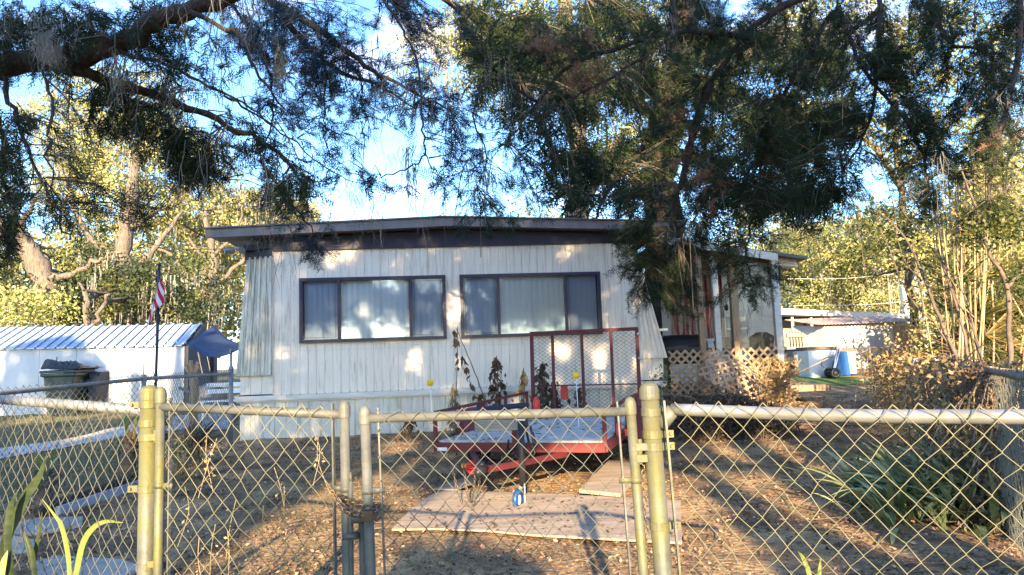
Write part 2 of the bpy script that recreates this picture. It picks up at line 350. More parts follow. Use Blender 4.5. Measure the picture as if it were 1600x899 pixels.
mg = tg.nodes.new('ShaderNodeMix'); mg.data_type = 'RGBA'; mg.inputs[7].default_value = (.16, .15, .075, 1)
tg.links.new(src, mg.inputs[6]); tg.links.new(rg.outputs[0], mg.inputs[0]); tg.links.new(mg.outputs[2], bn.inputs['Base Color'])
g_ = npmesh('ground', V, np.stack([b, b+1, b+nx+1, b+nx], 1), mG); setp(g_, kind='structure')
g_.data.polygons.foreach_set('use_smooth', [True]*len(g_.data.polygons))

def ground_poly(pix, dz, n=8):
    """a ground-following sheet between two pixel polylines"""
    A = [G(*p) for p in pix[0]]; B = [G(*p) for p in pix[1]]; m_ = MB(); k = len(A)
    rows = []
    for i in range(k-1):
        for q in range(n):
            t = q/n; rows.append((A[i]*(1-t)+A[i+1]*t, B[i]*(1-t)+B[i+1]*t))
    rows.append((A[-1], B[-1])); vs = []
    for a, b_ in rows:
        for c in (a, b_): vs.append((c[0], c[1], float(ground_z(c[0], c[1]))+dz))
    m_.add(vs, [(2*i, 2*i+1, 2*i+3, 2*i+2) for i in range(len(rows)-1)]); return m_
p_ = ground_poly([[(-60, 714), (0, 703), (90, 690), (175, 672), (270, 652), (362, 640)], [(-60, 732), (0, 719), (95, 703), (182, 685), (290, 672), (366, 672)]], .02)
setp(p_.build('path', mConc), kind='structure')
p2 = ground_poly([[(1232, 583), (1300, 588), (1370, 592)], [(1232, 600), (1290, 603), (1365, 601)]], .012)
mGreen = mat('short_green_turf', (.05, .13, .025), .9, col2=(.09, .17, .04), scale=8, bump=1.5, bscale=60)
setp(p2.build('lawn', mGreen), kind='structure')

# ------------------------------------------------------------------ ribbed siding
def ribs(mb, o, du, dn, u0, u1, zt, zb, step=.2, gw=.02, gd=.012, holes=()):
    """boards with narrow grooves; zt/zb functions of u; holes (u0,u1,z0,z1)"""
    cuts = sorted(set([u0, u1]+[c for h_ in holes for c in h_[:2]])); us = []
    for a, b_ in zip(cuts[:-1], cuts[1:]):
        n = max(1, round((b_-a)/step))
        for i in range(n): us.append((a+(b_-a)*i/n, a+(b_-a)*(i+1)/n))
    for a, b_ in us:
        mid = (a+b_)/2; spans = [(zb, zt)]
        for h_ in holes:
            if h_[0]-1e-4 <= a and b_ <= h_[1]+1e-4:
                spans = [(zb, lambda u, h_=h_: h_[2]), (lambda u, h_=h_: h_[3], zt)]
        for lo, hi in spans:
            pr = [(a, 0), (b_-gw, 0), (b_-gw*.75, -gd), (b_-gw*.25, -gd), (b_, 0)]
            vs = []
            for (u, n_) in pr:
                q = o+du*u+dn*n_; vs += [q+np.array((0, 0, lo(u))), q+np.array((0, 0, hi(u)))]
            mb.add(vs, [(2*i, 2*i+2, 2*i+3, 2*i+1) for i in range(4)])
def corr(mb, p0, p1, top, bot, nrm, n=6, dep=.035):
    """broad corrugation between two plan points; top/bot functions of t giving full 3D edge offset"""
    vs = []; k = n*6
    for i in range(k+1):
        t = i/k; ph = (t*n) % 1; dd = 0 if ph < .35 else dep*min(1, (ph-.35)/.15) if ph < .6 else dep if ph < .85 else dep*(1-ph)/.15
        vs += [bot(t)+nrm*dd, top(t)+nrm*dd]
    mb.add(vs, [(2*i, 2*i+2, 2*i+3, 2*i+1) for i in range(k)])

# ------------------------------------------------------------------ mobile home
home = thing('mobile_home', 'long cream mobile home with dark band under a shallow gabled roof and two wide windows', 'mobile home', (HA[0]+3, HA[1], .2))
UE = 6.35; RID = 2.95
def ztop(u): return 3.40+.10*(1-abs(u-3.0)/3.3)
fw_ = MB(); holes = ((.45, 2.93, 1.79, 2.90), (3.20, 5.69, 1.79, 2.90))
ribs(fw_, HA, HD, HN, 0, UE, ztop, lambda u: .93, .135, .014, .010, holes)
fw_.build('front_wall', mWall, home)
sk = MB(); ribs(sk, HA-HN*.02, HD, HN, -.55, 6.75, lambda u: .86, lambda u: .0, .19, .022, .014); sk.build('skirting', mSkirt, home)
tr = MB(); tr.beam(H(-.62, .885, .02), H(6.8, .885, .02), .03, .085, up=(0, 0, 1)); tr.beam(H(-.6, .83, -.0), H(6.78, .83, -.0), .02, .03); tr.build('skirt_trim', mTrimW, home)
sm = MB(); sm.beam(H(.02, 1.66, .003), H(UE-.02, 1.66, .003), .004, .006); sm.build('seam', mTrimW, home)
dl = MB(); dl.beam(H(-.56, .937, -.02), H(6.76, .937, -.02), .03, .02); dl.build('drip_edge', mDark, home)
# low walls behind the flared wing panels
lw_ = MB(); ribs(lw_, HA-HN*.03, HD, HN, -.55, -.0, lambda u: 1.4, lambda u: .95, .2, .02, .012); lw_.build('corner_wall', mWall, home); lw_ = MB(); ribs(lw_, HA-HN*.03, HD, HN, UE, 6.78, lambda u: 1.5, lambda u: .95, .2, .02, .012); lw_.build('corner_wall', mWall, home)
wl = MB(); b0 = -HN*.0
corr(wl, None, None, lambda t: H(-.47+.46*t, 3.30, -.10+.10*t), lambda t: H(-.61+.60*t, 1.27, .02+.0*t), HN, 5, .03)
wl.add([H(-.61, 1.27, .02), H(-.47, 3.30, -.10), H(-.49, 3.30, -.5), H(-.63, 1.27, -.5)], [(0, 1, 2, 3)])
wl.build('wing_panel', mWing, home)
wr = MB(); corr(wr, None, None, lambda t: H(UE+.05*t, 3.38, -.10*t), lambda t: H(UE+.50*t, 1.33, .02), HN, 5, .03)
wr.add([H(UE+.50, 1.33, .02), H(UE+.05, 3.38, -.10), H(UE+.05, 3.38, -.6), H(UE+.50, 1.33, -.6)], [(0, 3, 2, 1)])
wr.build('wing_panel', mWall, home)
# corner trims
for u_, n_ in ((.0, .012), (UE, .012), (3.06, .006)): ct = MB(); ct.beam(H(u_, .94, n_), H(u_, 3.39, n_), .04, .012, up=HD); ct.build('corner_trim', mTrimW, home)
# dark band and fascia
def prof(z0, z1, n0, n1, uL, uR, dropL=0, zf=None):
    """band following the roof slope between two heights"""
    f_ = lambda u: -.035*abs(u-RID)
    pts = [uL, RID, uR]; m_ = MB()
    for a, b_ in zip(pts[:-1], pts[1:]):
        A = [H(a, z0+f_(a), n0), H(a, z1+f_(a), n0), H(b_, z1+f_(b_), n0), H(b_, z0+f_(b_), n0)]
        m_.prism(A, -HN*(n0-n1))
    return m_
q = MB()
for a, b_ in ((0, RID), (RID, UE+.1)): q.prism([H(a, 3.385+.006*a, .05), H(a, 3.70-.035*abs(a-RID), .05), H(b_, 3.70-.035*abs(b_-RID), .05), H(b_, 3.385+.006*b_, .05)], -HN*.15)
q.build('dark_band', mDark, home)
pL = MB(); pL.prism([H(-.50, 3.26, -.08), H(-.50, 3.50, -.08), H(-.005, 3.54, .0), H(-.005, 3.28, .0)], -HN*.3)
pL.prism([H(-.50, 3.40, .0), H(-.50, 3.50, .0), H(-.005, 3.54, .03), H(-.005, 3.44, .03)], -HN*.08)
pL.build('dark_band', mDark, home)
prof(3.73, 3.80, .30, -.2, -.95, UE+.75).build('soffit', mFascia, home)
prof(3.715, 3.86, .36, .30, -1.02, UE+.82).build('fascia', mFascia, home)
rf = MB(); f_ = lambda u: -.035*abs(u-RID)
for a, b_ in ((-1.05, RID), (RID, UE+.85)):
    rf.prism([H(a, 3.865+f_(a), .39), H(a, 3.89+f_(a), .39), H(b_, 3.89+f_(b_), .39), H(b_, 3.865+f_(b_), .39)], -HN*11.5)
roof = rf.build('roof', mRoof, home)
sw = MB(); ribs(sw, H(-.50, 0, -.2), -HN, -HD, 0, 10.5, lambda u: 3.55, lambda u: 0.02, .25, .02, .012); sw.build('side_wall', mWall, home); sw = MB(); ribs(sw, H(UE+.05, 0, -.2), -HN, HD, 0, 10.5, lambda u: 3.62, lambda u: 0.02, .25, .02, .012)
sw.build('side_wall', mWall, home); sw = MB(); sw.prism([H(-.5, 0.02, -10.7), H(UE, .02, -10.7), H(UE, 3.6, -10.7), H(-.5, 3.6, -10.7)], -HN*.05); sw.build('rear_wall', mWall, home)
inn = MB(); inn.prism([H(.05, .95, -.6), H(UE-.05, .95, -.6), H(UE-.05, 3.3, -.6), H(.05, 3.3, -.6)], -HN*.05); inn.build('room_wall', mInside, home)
lamp = MB(); lamp.box(H(-.55, 3.42, .12), (.06, .06, .06)); lamp.tube([H(-.60, 3.40, .16), H(-.75, 3.37, .22)], [.045, .06], 10); lamp.tube([H(-.50, 3.42, .16), H(-.45, 3.37, .27)], [.04, .055], 10); lamp.build('flood_lamp', mGalvD, home)
for u0, ms_, lab in ((.45, (1.11, 2.33), 'window with dappled glass left'), (3.20, (3.86, 5.06), '')):
    u1 = u0+2.485; z0, z1 = 1.79, 2.90
    wf = MB()
    for a, b_ in ((H(u0-.01, z1-.025, .02), H(u1+.01, z1-.025, .02)), (H(u0-.01, z0+.025, .02), H(u1+.01, z0+.025, .02))): wf.beam(a, b_, .07, .055)
    for u in (u0+.02, u1-.02): wf.beam(H(u, z0+.05, .02), H(u, z1-.05, .02), .055, .07, up=HN)
    for u in ms_: wf.beam(H(u, z0+.05, .018), H(u, z1-.05, .018), .05, .06, up=HN)
    W = wf.build('window', mWinF, home)
    # ragged sealant edge / screen spline
    sp = MB(); sp.tube([H(u0+.075, z0+.085, .02), H(u0+.075, z1-.085, .02), H(ms_[0]-.06, z1-.085, .02), H(ms_[0]-.06, z0+.085, .02), H(u0+.075, z0+.085, .02)], .004, 4)
    sp.tube([H(ms_[1]+.06, z0+.085, .02), H(ms_[1]+.06, z1-.085, .02), H(u1-.075, z1-.085, .02), H(u1-.075, z0+.085, .02), H(ms_[1]+.06, z0+.085, .02)], .004, 4); sp.build('screen_spline', mGalvC, W)
    for a, b_, mm, nm in ((u0+.04, ms_[0]-.02, mScreen, 'insect_screen'), (ms_[0]+.02, ms_[1]-.02, mGlass, 'pane'), (ms_[1]+.02, u1-.04, mScreen, 'insect_screen')):
        q = MB(); q.quad(H(a, z0+.04, .012), H(b_, z0+.04, .012), H(b_, z1-.04, .012), H(a, z1-.04, .012)); q.build(nm, mm, W)
    bl = MB(); n = 24
    for i in range(n):
        uu = u0+.06+(u1-u0-.12)*(i+.5)/n; wd = .054; yaw = R(12+random.uniform(-5, 5))
        d_ = HD*math.cos(yaw)+HN*math.sin(yaw); c = H(uu, 0, -.06)
        bl.add([c-d_*wd+(0, 0, z0-.1), c+HN*.006+(0, 0, z0-.1), c+d_*wd+(0, 0, z0-.1), c-d_*wd+(0, 0, z1+.1), c+HN*.006+(0, 0, z1+.1), c+d_*wd+(0, 0, z1+.1)], [(0, 1, 4, 3), (1, 2, 5, 4)])
    bl.build('vertical_blind', mBlind, W)

# ------------------------------------------------------------------ lattice
def lattice(mb, o, ux, uy, w_, h_, sp=.13, wd=.038, th=.008, clip=None):
    ux = np.array(ux, float); uy = np.array(uy, float); nn = np.cross(ux, uy)
    for s_ in (1, -1):
        k = -h_ if s_ > 0 else 0
        a = k-(k % sp)
        while a < w_+(0 if s_ > 0 else h_):
            # line x = a + s*y, clipped to the rectangle
            ts = sorted([0-0., h_]); y0, y1 = 0., h_
            if s_ > 0: y0 = max(y0, -a); y1 = min(y1, w_-a)
            else: y0 = max(y0, a-w_); y1 = min(y1, a)
            if y1-y0 > .03:
                p = o+ux*(a+s_*y0)+uy*y0+nn*th*s_*.6; q = o+ux*(a+s_*y1)+uy*y1+nn*th*s_*.6
                mb.beam(p, q, wd, th, up=nn) if False else mb.beam(p, q, th, wd, up=np.cross((q-p)/np.linalg.norm(q-p), nn))
            a += sp

# ------------------------------------------------------------------ porch on the right side
PD = 14.2
porch = thing('porch', 'screened porch with white fascia and thin posts beyond the right end of the mobile home', 'porch', P(1140, 640, PD))
q = MB()
A_, B_ = P(1030, 376, PD-.25), P(1262, 405, PD-.25)
q.prism([A_, B_, B_+(0, 0, .06), A_+(0, 0, .06)], (0, 4, .05)); q.build('roof', mRoof, porch)
q = MB(); A_, B_ = P(1030, 379, PD-.27), P(1216, 408, PD-.27); q.prism([A_, B_, B_+(0, 0, .15), A_+(0, 0, .15)], (0, .03, 0)); q.prism([P(1216, 415, PD), P(1245, 417, PD), P(1245, 403, PD), P(1216, 399, PD)], (0, .8, 0)); q.build('fascia', mTrimW, porch)
def vpost(mb, x, yt, yb, d, wd): # pixel column -> vertical post
    b_ = P(x, yb, d); t_ = P(x, yt, d); mb.beam((b_[0], b_[1], b_[2]), (b_[0], b_[1], t_[2]), wd, wd, up=(0, 1, 0))
zr = P(1140, 545, PD)[2]
for x, m_, wd in ((1222, mTrimW, .13), (1126, mTrimW, .11)):
    q = MB(); vpost(q, x+3, 400, 640, PD, wd); q.build('post', m_, porch)
for x, m_, wd in ((1158, mTan, .14), (1104, mTan, .11)):
    q = MB(); vpost(q, x, 395, 640, PD+.02, wd); q.build('post', m_, porch)
q = MB(); q.beam(P(1042, 545, PD), P(1228, 545, PD)+(0, 0, -.05), .05, .07); q.beam(P(1042, 545, PD)+(0, 0, -.9), P(1228, 545, PD)+(0, 0, -.9), .05, .1); q.build('railing', mLatD, porch)
q = MB(); pa = P(1128, 545, PD+.05); pb = P(1220, 545, PD+.05); q.add([pa, pb, P(1220, 402, PD+.05), P(1128, 398, PD+.05)], [(0, 1, 2, 3)]); q.build('insect_screen', mPorchSc, porch)
q = MB(); a = P(1128, 470, PD+.1); q.prism([P(1128, 440, PD+.1), P(1222, 452, PD+.1), P(1222, 404, PD+.1), P(1128, 396, PD+.1)], (0, .04, 0)); q.build('gable_board', mBeige, porch)
q = MB(); A_ = P(1040, 600, 17.2); B_ = P(1218, 600, 17.2); zf = A_[2]
z0 = .2; z1 = 3.5; n = 26
for i in range(n):
    za = z0+(z1-z0)*i/n; zb = z0+(z1-z0)*(i+1)/n
    q.add([(A_[0], 17.2, za), (B_[0], 17.2, za), (B_[0], 17.23, zb), (A_[0], 17.23, zb)], [(0, 1, 2, 3)])
q.build('back_wall', mClap, porch)
q = MB(); q.box((A_[0]/2+B_[0]/2, 15.7, .62), (B_[0]-A_[0]-.15, 2.9, .12)); q.build('deck', mTan, porch)
def pwin(xa, xb, ya, yb, d):
    a = P(xa, yb, d); b_ = P(xb, ya, d); m_ = MB(); w2 = .05
    for z in (a[2], b_[2], (a[2]+b_[2])/2): m_.box(((a[0]+b_[0])/2, d, z), (b_[0]-a[0]+.08, .06, .05))
    for x in (a[0], b_[0]): m_.box((x, d-.002, (a[2]+b_[2])/2), (.05, .06, b_[2]-a[2]))
    o = m_.build('window', mTrimW, porch); g = MB(); g.quad((a[0], d-.01, a[2]), (b_[0], d-.01, a[2]), (b_[0], d-.01, b_[2]), (a[0], d-.01, b_[2])); g.build('pane', glass_mat('porch_pane', (.8, .85, .9), .25, .5, (.35, .38, .45)), o)
pwin(1134, 1168, 493, 535, 17.1)
q = MB()
for i in range(22):
    x0 = P(1046, 500, 15.5)[0]+i*.055; q.add([(x0, 15.5+.03*(i % 2), 1.7), (x0+.055, 15.5+.03*((i+1) % 2), 1.7), (x0+.055, 15.5+.03*((i+1) % 2), 3.1), (x0, 15.5+.03*(i % 2), 3.1)], [(0, 1, 2, 3)])
q.build('curtain', mCurt, porch)
q = MB(); o_ = P(1044, 546, PD-.03); o_ = np.array([o_[0], PD-.05, zr-1.0]); lattice(q, o_, (1, 0, 0), (0, 0, 1), 2.35, 1.0, .165, .045); q.build('skirt_lattice', mLat, porch)
q = MB(); o_ = P(1168, 546, PD+.1); lattice(q, np.array([o_[0], PD+.12, zr-.5]), (1, 0, 0), (0, 0, 1), .75, .48, .09, .03); q.build('dark_lattice', mLatD, porch)
# leaning lattice sheet
q = MB(); o_ = P(1112, 545, 13.8); ang = R(-31); ux = np.array([math.cos(ang), -.12, math.sin(ang)]); ux /= np.linalg.norm(ux); uy = np.array([-math.sin(ang), .25, math.cos(ang)]); uy = uy-ux*(ux@uy); uy /= np.linalg.norm(uy)
lattice(q, o_-uy*.62+ux*.0, ux, uy, 1.55, .66, .165, .047)
setp(q.build('lattice_panel', mLat), 'sheet of pale diagonal lattice slumped at an angle against the porch skirt', 'lattice')
q = MB(); o_ = P(1222, 650, 13.4); lattice(q, o_, np.array([1, .1, .05])/1.006, np.array([-.05, .1, 1])/1.006, .30, .95, .18, .04)
setp(q.build('lattice_panel', mLat), 'narrow broken strip of lattice standing upright at the porch outer corner', 'lattice')

# things on the porch
def chair(loc, rz, label):
    t = thing('patio_chair', label, 'chair', loc, 'dark chairs on the porch'); l = np.array(loc)
    c, s_ = math.cos(rz), math.sin(rz); T_ = lambda x, y, z: l+np.array((x*c-y*s_, x*s_+y*c, z))
    q = MB(); q.prism([T_(-.25, -.25, .42), T_(.25, -.25, .42), T_(.25, .25, .40), T_(-.25, .25, .40)], (0, 0, .03)); q.build('seat', mBlack, t)
    q = MB(); q.prism([T_(-.22, .24, .45), T_(.22, .24, .45), T_(.26, .42, .95), T_(.1, .46, 1.05), T_(-.1, .46, 1.05), T_(-.26, .42, .95)], (0, .03, 0)); q.build('backrest', mBlack, t)
    for a in (-.23, .23):
        for b_ in (-.22, .22): q = MB(); q.tube([T_(a, b_, .42), T_(a*1.1, b_*1.1, 0)], .016, 6); q.build('leg', mBlack, t)
        q = MB(); q.tube([T_(a*1.15, -.22, .42), T_(a*1.15, -.2, .62), T_(a*1.15, .3, .66)], .018, 6); q.build('armrest', mBlack, t)
pc = P(1148, 545, 15.0); chair((pc[0], 15.0, .68), .2, 'low dark patio chair seen between the two porch posts')
pc = P(1186, 545, 14.9); chair((pc[0], 14.9, .75), -.5, 'dark high backed patio chair right of the brown porch post')
gl = P(1070, 545, 14.9); gr = thing('grill', 'black covered barbecue grill with bulging lid behind the porch lattice', 'grill', (gl[0], 14.9, .68))
q = MB(); q.tube([(gl[0]-.55, 14.9, 1.5), (gl[0]-.45, 14.9, 1.52), (gl[0]+.35, 14.9, 1.52), (gl[0]+.45, 14.9, 1.5)], [.12, .27, .27, .14], 14); q.build('lid', mBlack, gr, True)
q = MB(); q.box((gl[0]-.05, 14.9, 1.3), (.9, .5, .25)); q.box((gl[0]-.75, 14.9, 1.48), (.5, .45, .04)); q.build('firebox', mBlack, gr, bevel=.02)
q = MB(); q.box((gl[0]-.7, 14.75, 1.9), (.6, .3, .05)); q.build('shelf', mSilver, gr)
for a in (-.4, .3): q = MB(); q.box((gl[0]+a, 14.9, .93), (.06, .4, .5)); q.build('leg', mBlack, gr)
hp_ = P(1135, 481, 14.25); q = MB(); q.sphere(hp_, .055, 10, 8, (.8, .8, 1.2)); q.tube([hp_, hp_+(0, 0, .35)], .006, 4); setp(q.build('hanging_ornament', mBlack, smooth=True), 'small dark teardrop ornament hanging from the porch between its posts', 'ornament')

# ------------------------------------------------------------------ chain link
def chain_link(name, mb_wire, p0, p1, bot0, bot1, s=.071, r=.0016, rise=.028, jit=.003):
    p0 = np.array(p0, float); p1 = np.array(p1, float); W_ = np.linalg.norm((p1-p0)[:2]); n = int(W_/(s/2)); V = []; T = []; sv = .078
    nrm = np.cross((p1-p0)/np.linalg.norm(p1-p0), (0, 0, 1)); nrm /= np.linalg.norm(nrm)
    ax = (p1-p0)/W_; Hh = p0[2]-bot0; k = int(Hh/(sv/2)); base = 0
    node = rng.normal(size=(n+2, k+3, 3))*jit
    for i in range(n):
        pts = []
        for j in range(k+2):
            col = i+((i+j) % 2); 
            a = col*s/2; q_ = p0+ax*a+np.array((0, 0, rise-j*sv/2))+node[col, j]
            side = 1 if ((i+j) % 2) else -1
            # overlap past the crossing so that wires interlock
            pts.append(q_+nrm*side*r*.9+ax*(r*.9*side))
        if (i % 2) == 1: pass
        pts = np.array(pts); m_ = len(pts)
        tgt = np.gradient(pts, axis=0); tgt /= np.linalg.norm(tgt, axis=1, keepdims=True)
        side_ = np.cross(tgt, nrm); up_ = np.tile(nrm, (m_, 1))
        ring = np.stack([pts+side_*r*1.2, pts+up_*r, pts-side_*r*1.2, pts-up_*r], 1).reshape(-1, 3)
        V.append(ring); j = np.arange(m_-1)
        for c in range(4): T.append(np.stack([base+j*4+c, base+j*4+(c+1) % 4, base+(j+1)*4+(c+1) % 4, base+(j+1)*4+c], 1))
        base += len(ring)
    return np.concatenate(V), np.concatenate(T)
def cap_dome(mb, c, r, hh=.03):
    c = np.array(c, float); prof_ = [(1.10, -.040), (1.13, -.034), (1.13, -.006), (1.04, 0), (.98, .006), (.72, .014), (.35, .019), (.02, .021)]; n = 16
    vs = [c+np.array((r*a*math.cos(2*math.pi*j/n), r*a*math.sin(2*math.pi*j/n), z)) for a, z in prof_ for j in range(n)]
    mb.add(vs, [(i*n+j, i*n+(j+1) % n, (i+1)*n+(j+1) % n, (i+1)*n+j) for i in range(len(prof_)-1) for j in range(n)])
def band(mb, c, r, hh=.022, lug=None):
    mb.tube([np.array(c)-(0, 0, hh/2), np.array(c)+(0, 0, hh/2)], r*1.12, 16)
    if lug is not None:
        l = np.array(lug, float); mb.box(np.array(c)+l*(r+.018), (.045, .012, hh*.95), rz=math.atan2(l[1], l[0])); mb.tube([np.array(c)+l*(r+.03)+np.array((-l[1], l[0], 0))*-.015, np.array(c)+l*(r+.03)+np.array((-l[1], l[0], 0))*.015], .006, 6)

def fence_panel(nm, label, p0, p1, bot, mW, mR, rail_r=.021, group='chain-link fence panels', mid=None, posts=()):
    t = thing(nm, label, 'fence', ((p0[0]+p1[0])/2, (p0[1]+p1[1])/2, bot), group)
    V, T = chain_link('mesh', None, p0, p1, bot+.03, bot+.03); npmesh('wire_mesh', V, T, mW, t)
    q = MB(); q.tube([p0, p1], rail_r, 12); q.build('top_rail', mR, t, True)
    return t
zb = .02
# gate posts
def gate_post(px, py, d, r, m_, label, lean, lugs):
    p = P(px, py, d); b_ = np.array([p[0]+lean[0], p[1]+lean[1], -.2]); t = thing('gate_post', label, 'gate post', (b_[0], b_[1], 0), 'round gate posts')
    q = MB(); q.tube([b_, p], r, 20); q.build('post', m_, t, True)
    q = MB(); cap_dome(q, p, r); q.build('cap', m_, t)
    for (py_, lug) in lugs:
        z = P(px, py_, d)[2]; c = p+(b_-p)*(p[2]-z)/(p[2]-b_[2]); q = MB(); band(q, c, r, .026, lug); q.build('hinge_band', m_, t)
    return p, b_
LP, LB = gate_post(234, 610, 2.70, .033, mGalv, 'thick galvanised gate post left of the gate, yellowed with lichen and painted sunlight', (.0, 0), ((617, None), (632, (-1, 0, 0)), (661, (1, .1, 0)), (683, (1, 0, 0)), (763, (-1, 0, 0)), (884, (1, 0, 0))))
RP, RB = gate_post(1014, 606, 2.44, .0305, mGalv, 'sunlit yellow-green gate post with dome cap right of the gate', (.035, 0), ((613, None), (644, (1, 0, 0)), (679, (1, 0, 0)), (698, (1, 0, 0)), (822, (1, 0, 0))))
# gate leaves
def leaf(label, tl, tr, ra, rb, exta, extb, wire_m, mA, mB_, name='gate', radp=.0168):
    tl = np.array(tl); tr = np.array(tr); t = thing(name, label, 'gate', ((tl[0]+tr[0])/2, (tl[1]+tr[1])/2, .05), 'leaves of the double driveway gate')
    ax = (tr-tl)/np.linalg.norm((tr-tl)[:2])
    for p, ext, m_, lean in ((tl, exta, mA, ra), (tr, extb, mB_, rb)):
        q = MB(); top = p+(0, 0, ext); bo = np.array([p[0]+lean, p[1], .06]); q.tube([bo, top], radp, 14); q.build('frame_post', m_, t, True)
        q = MB(); cap_dome(q, top, .0185); q.build('cap', m_, t)
        for z in (.25, .55, .98):
            c = bo+(top-bo)*(z-bo[2])/(top[2]-bo[2]); q = MB(); band(q, c, radp, .02, ax if p is tl else -ax); q.build('tension_band', m_, t, True)
    q = MB(); q.tube([tl, tr], radp*.95, 14); q.build('top_rail', mGalvR, t, True)
    q = MB(); q.tube([(tl[0]+ra, tl[1], .10), (tr[0]+rb, tr[1], .10)], radp*.95, 14); q.build('bottom_rail', mGalv, t, True)
    a = tl+ax*.045; b_ = tr-ax*.045
    for p, lean in ((a, ra), (b_, rb)):
        q = MB(); q.beam(p+(0, 0, .035), (p[0]+lean, p[1], .09), .013, .006, up=ax); q.build('tension_bar', mGalvR, t)
    off = np.array((-ax[1], ax[0], 0))*-.022
    V, T = chain_link('m', None, a+off, b_+off, .07, .07); 
    # the mesh leans with the frame
    hh = (tl[2]-V[:, 2])/(tl[2]-.06); fr = ((V-tl)@ax)/np.linalg.norm(tr-tl); V[:, 0] += hh*(ra*(1-fr)+rb*fr)
    npmesh('wire_mesh', V, T, wire_m, t); return t
lt0 = P(251, 636, 2.66); lt1 = P(538, 648, 2.45)
gateL = leaf('narrower left gate leaf of chain-link in a pipe frame with dry stalks caught in it', lt0, lt1, .002, .012, .055, .03, mWire, mGalv, mGalvC)
rt0 = P(570, 654, 2.40); rt1 = P(985, 643, 2.43)
gateR = leaf('wider right gate leaf of chain-link in front of the red trailer', rt0, rt1, .03, .035, .022, .03, mWireD, mGalvC, mGalv)
# drop rod and latch
q = MB(); a = P(548, 752, 2.44); q.tube([(a[0]-.002, a[1], .0), a], .008, 8); q.tube([a, a+(0, 0, .03)], [.008, .003], 8)
q.box(a-(-.0, 0, .18), (.05, .03, .02)); q.box(a-(-.0, 0, .5), (.05, .03, .02)); setp(q.build('drop_rod', mGalvC, smooth=True), 'thin steel drop rod standing beside the meeting post of the left gate leaf', 'drop rod')
q = MB(); a = P(566, 800, 2.45); q.tube([(a[0]+.012, a[1], .0), a], .014, 10); q.box(a-(0, 0, .02), (.06, .05, .025)); setp(q.build('gate_stop', mGalvC, smooth=True), 'short pipe stop rising just below the chain between the gate leaves', 'gate stop')
# chain wrapped round the meeting posts
q = MB(); ca = P(528, 779, 2.40); cb = P(592, 793, 2.40); n = 34; yaw0 = math.atan2((cb-ca)[1], (cb-ca)[0]); L_ = np.linalg.norm(cb-ca)
for i in range(n):
    t = 2*math.pi*i/n; c = ca+(cb-ca)*(.5-.5*math.cos(t))+np.array((0, -.040*math.sin(t), -.020*math.sin(t)**2-.008*math.sin(t)))
    t2 = t+.1; c2 = ca+(cb-ca)*(.5-.5*math.cos(t2))+np.array((0, -.034*math.sin(t2), -.020*math.sin(t2)**2-.008*math.sin(t2)))
    d = (c2-c); d /= np.linalg.norm(d); s_ = np.cross(d, (0, 0, 1)); s_ /= np.linalg.norm(s_); u_ = np.cross(s_, d)
    q.torus(c, .0088, .0036, d, s_ if i % 2 else u_, 10, 6, 1.9)
for i in range(7):
    c = ca+np.array((-.012+.003*i, -.02, .022-.006*i)); q.torus(c, .006, .0024, (.5, 0, -.85), (0, 1, 0) if i % 2 else (.85, 0, .5), 10, 6, 1.8)
pad = P(574, 806, 2.36)
ch = setp(q.build('gate_chain', mChain, smooth=True), 'rusty steel chain wrapped tightly round the two meeting posts of the gate', 'chain')
q = MB(); q.box(pad-(0, 0, .0), (.042, .02, .035)); q.torus(pad+(0, 0, .02), .015, .004, (1, 0, 0), (0, 0, 1), 14, 6); setp(q.build('padlock', mat('padlock_brass', (.06, .05, .04), .4, .6), bevel=.003), 'small dull padlock hanging on the chain between the gate leaves', 'padlock')
# chain hanging on the right post
q = MB(); a = P(1004, 716, 2.46)
for i in range(34):
    q.torus(a-(0, 0, .0165*i)+np.array((.004*math.sin(i), 0, 0)), .006, .0022, (0, 0, 1), (1, 0, 0) if i % 2 else (0, 1, 0), 10, 6, 1.7)
setp(q.build('hanging_chain', mChain, smooth=True), 'thin chain dangling straight down between the right gate leaf and its post', 'chain')
for gt, pp in ((gateR, ((1000, 698, 2.43), (1000, 716, 2.43))), (gateL, ((243, 683, 2.68), (243, 880, 2.68)))):
    for p_ in pp: q = MB(); a = P(*p_); q.box(a, (.045, .03, .024)); q.tube([a-(0, 0, .02), a+(0, 0, .025)], .008, 8); q.build('hinge', mGalv, gt)
# front panels
pR0 = P(1044, 640, 2.42); pR1 = P(1680, 652, 1.82); pM = P(1330, 650, 2.12)
t = thing('chain_link_fence', 'bright chain-link fence panel with shiny rail running from the right gate post', 'fence', (pR0[0]+.5, 2.1, 0), 'chain-link fence panels')
ax = (pR1-pR0); V, T = chain_link('m', None, pR0+ax*.02+(0, -.03, 0), pR1+(0, -.03, 0), .05, .05); V[:, 0] += .03*(1.2-V[:, 2])*np.exp(-(V[:, 0]-pR0[0])*2); npmesh('wire_mesh', V, T, mWire, t)
q = MB(); q.tube(smooth_path([P(1050, 640, 2.42), pM, pR1], 8), .0205, 14); q.build('top_rail', mat('shiny_rail', (.42, .42, .44), .3, .6, col2=(.30, .30, .27), scale=12), t, True)
q = MB(); q.tube([RP+(.035, 0, -.13), P(1052, 640, 2.42)], .024, 12); q.build('rail_end', mGalv, t, True)
q = MB(); tb = P(1037, 626, 2.38); q.beam(tb, (tb[0]+.045, tb[1], .05), .016, .007, up=(1, 0, 0)); q.build('tension_bar', mGalv, t)
t = thing('chain_link_fence', 'dull grey chain-link fence panel left of the left gate post', 'fence', (-2, 3, 0), 'chain-link fence panels')
pl0 = P(-90, 618, 3.5); pl1 = P(226, 641, 2.72)
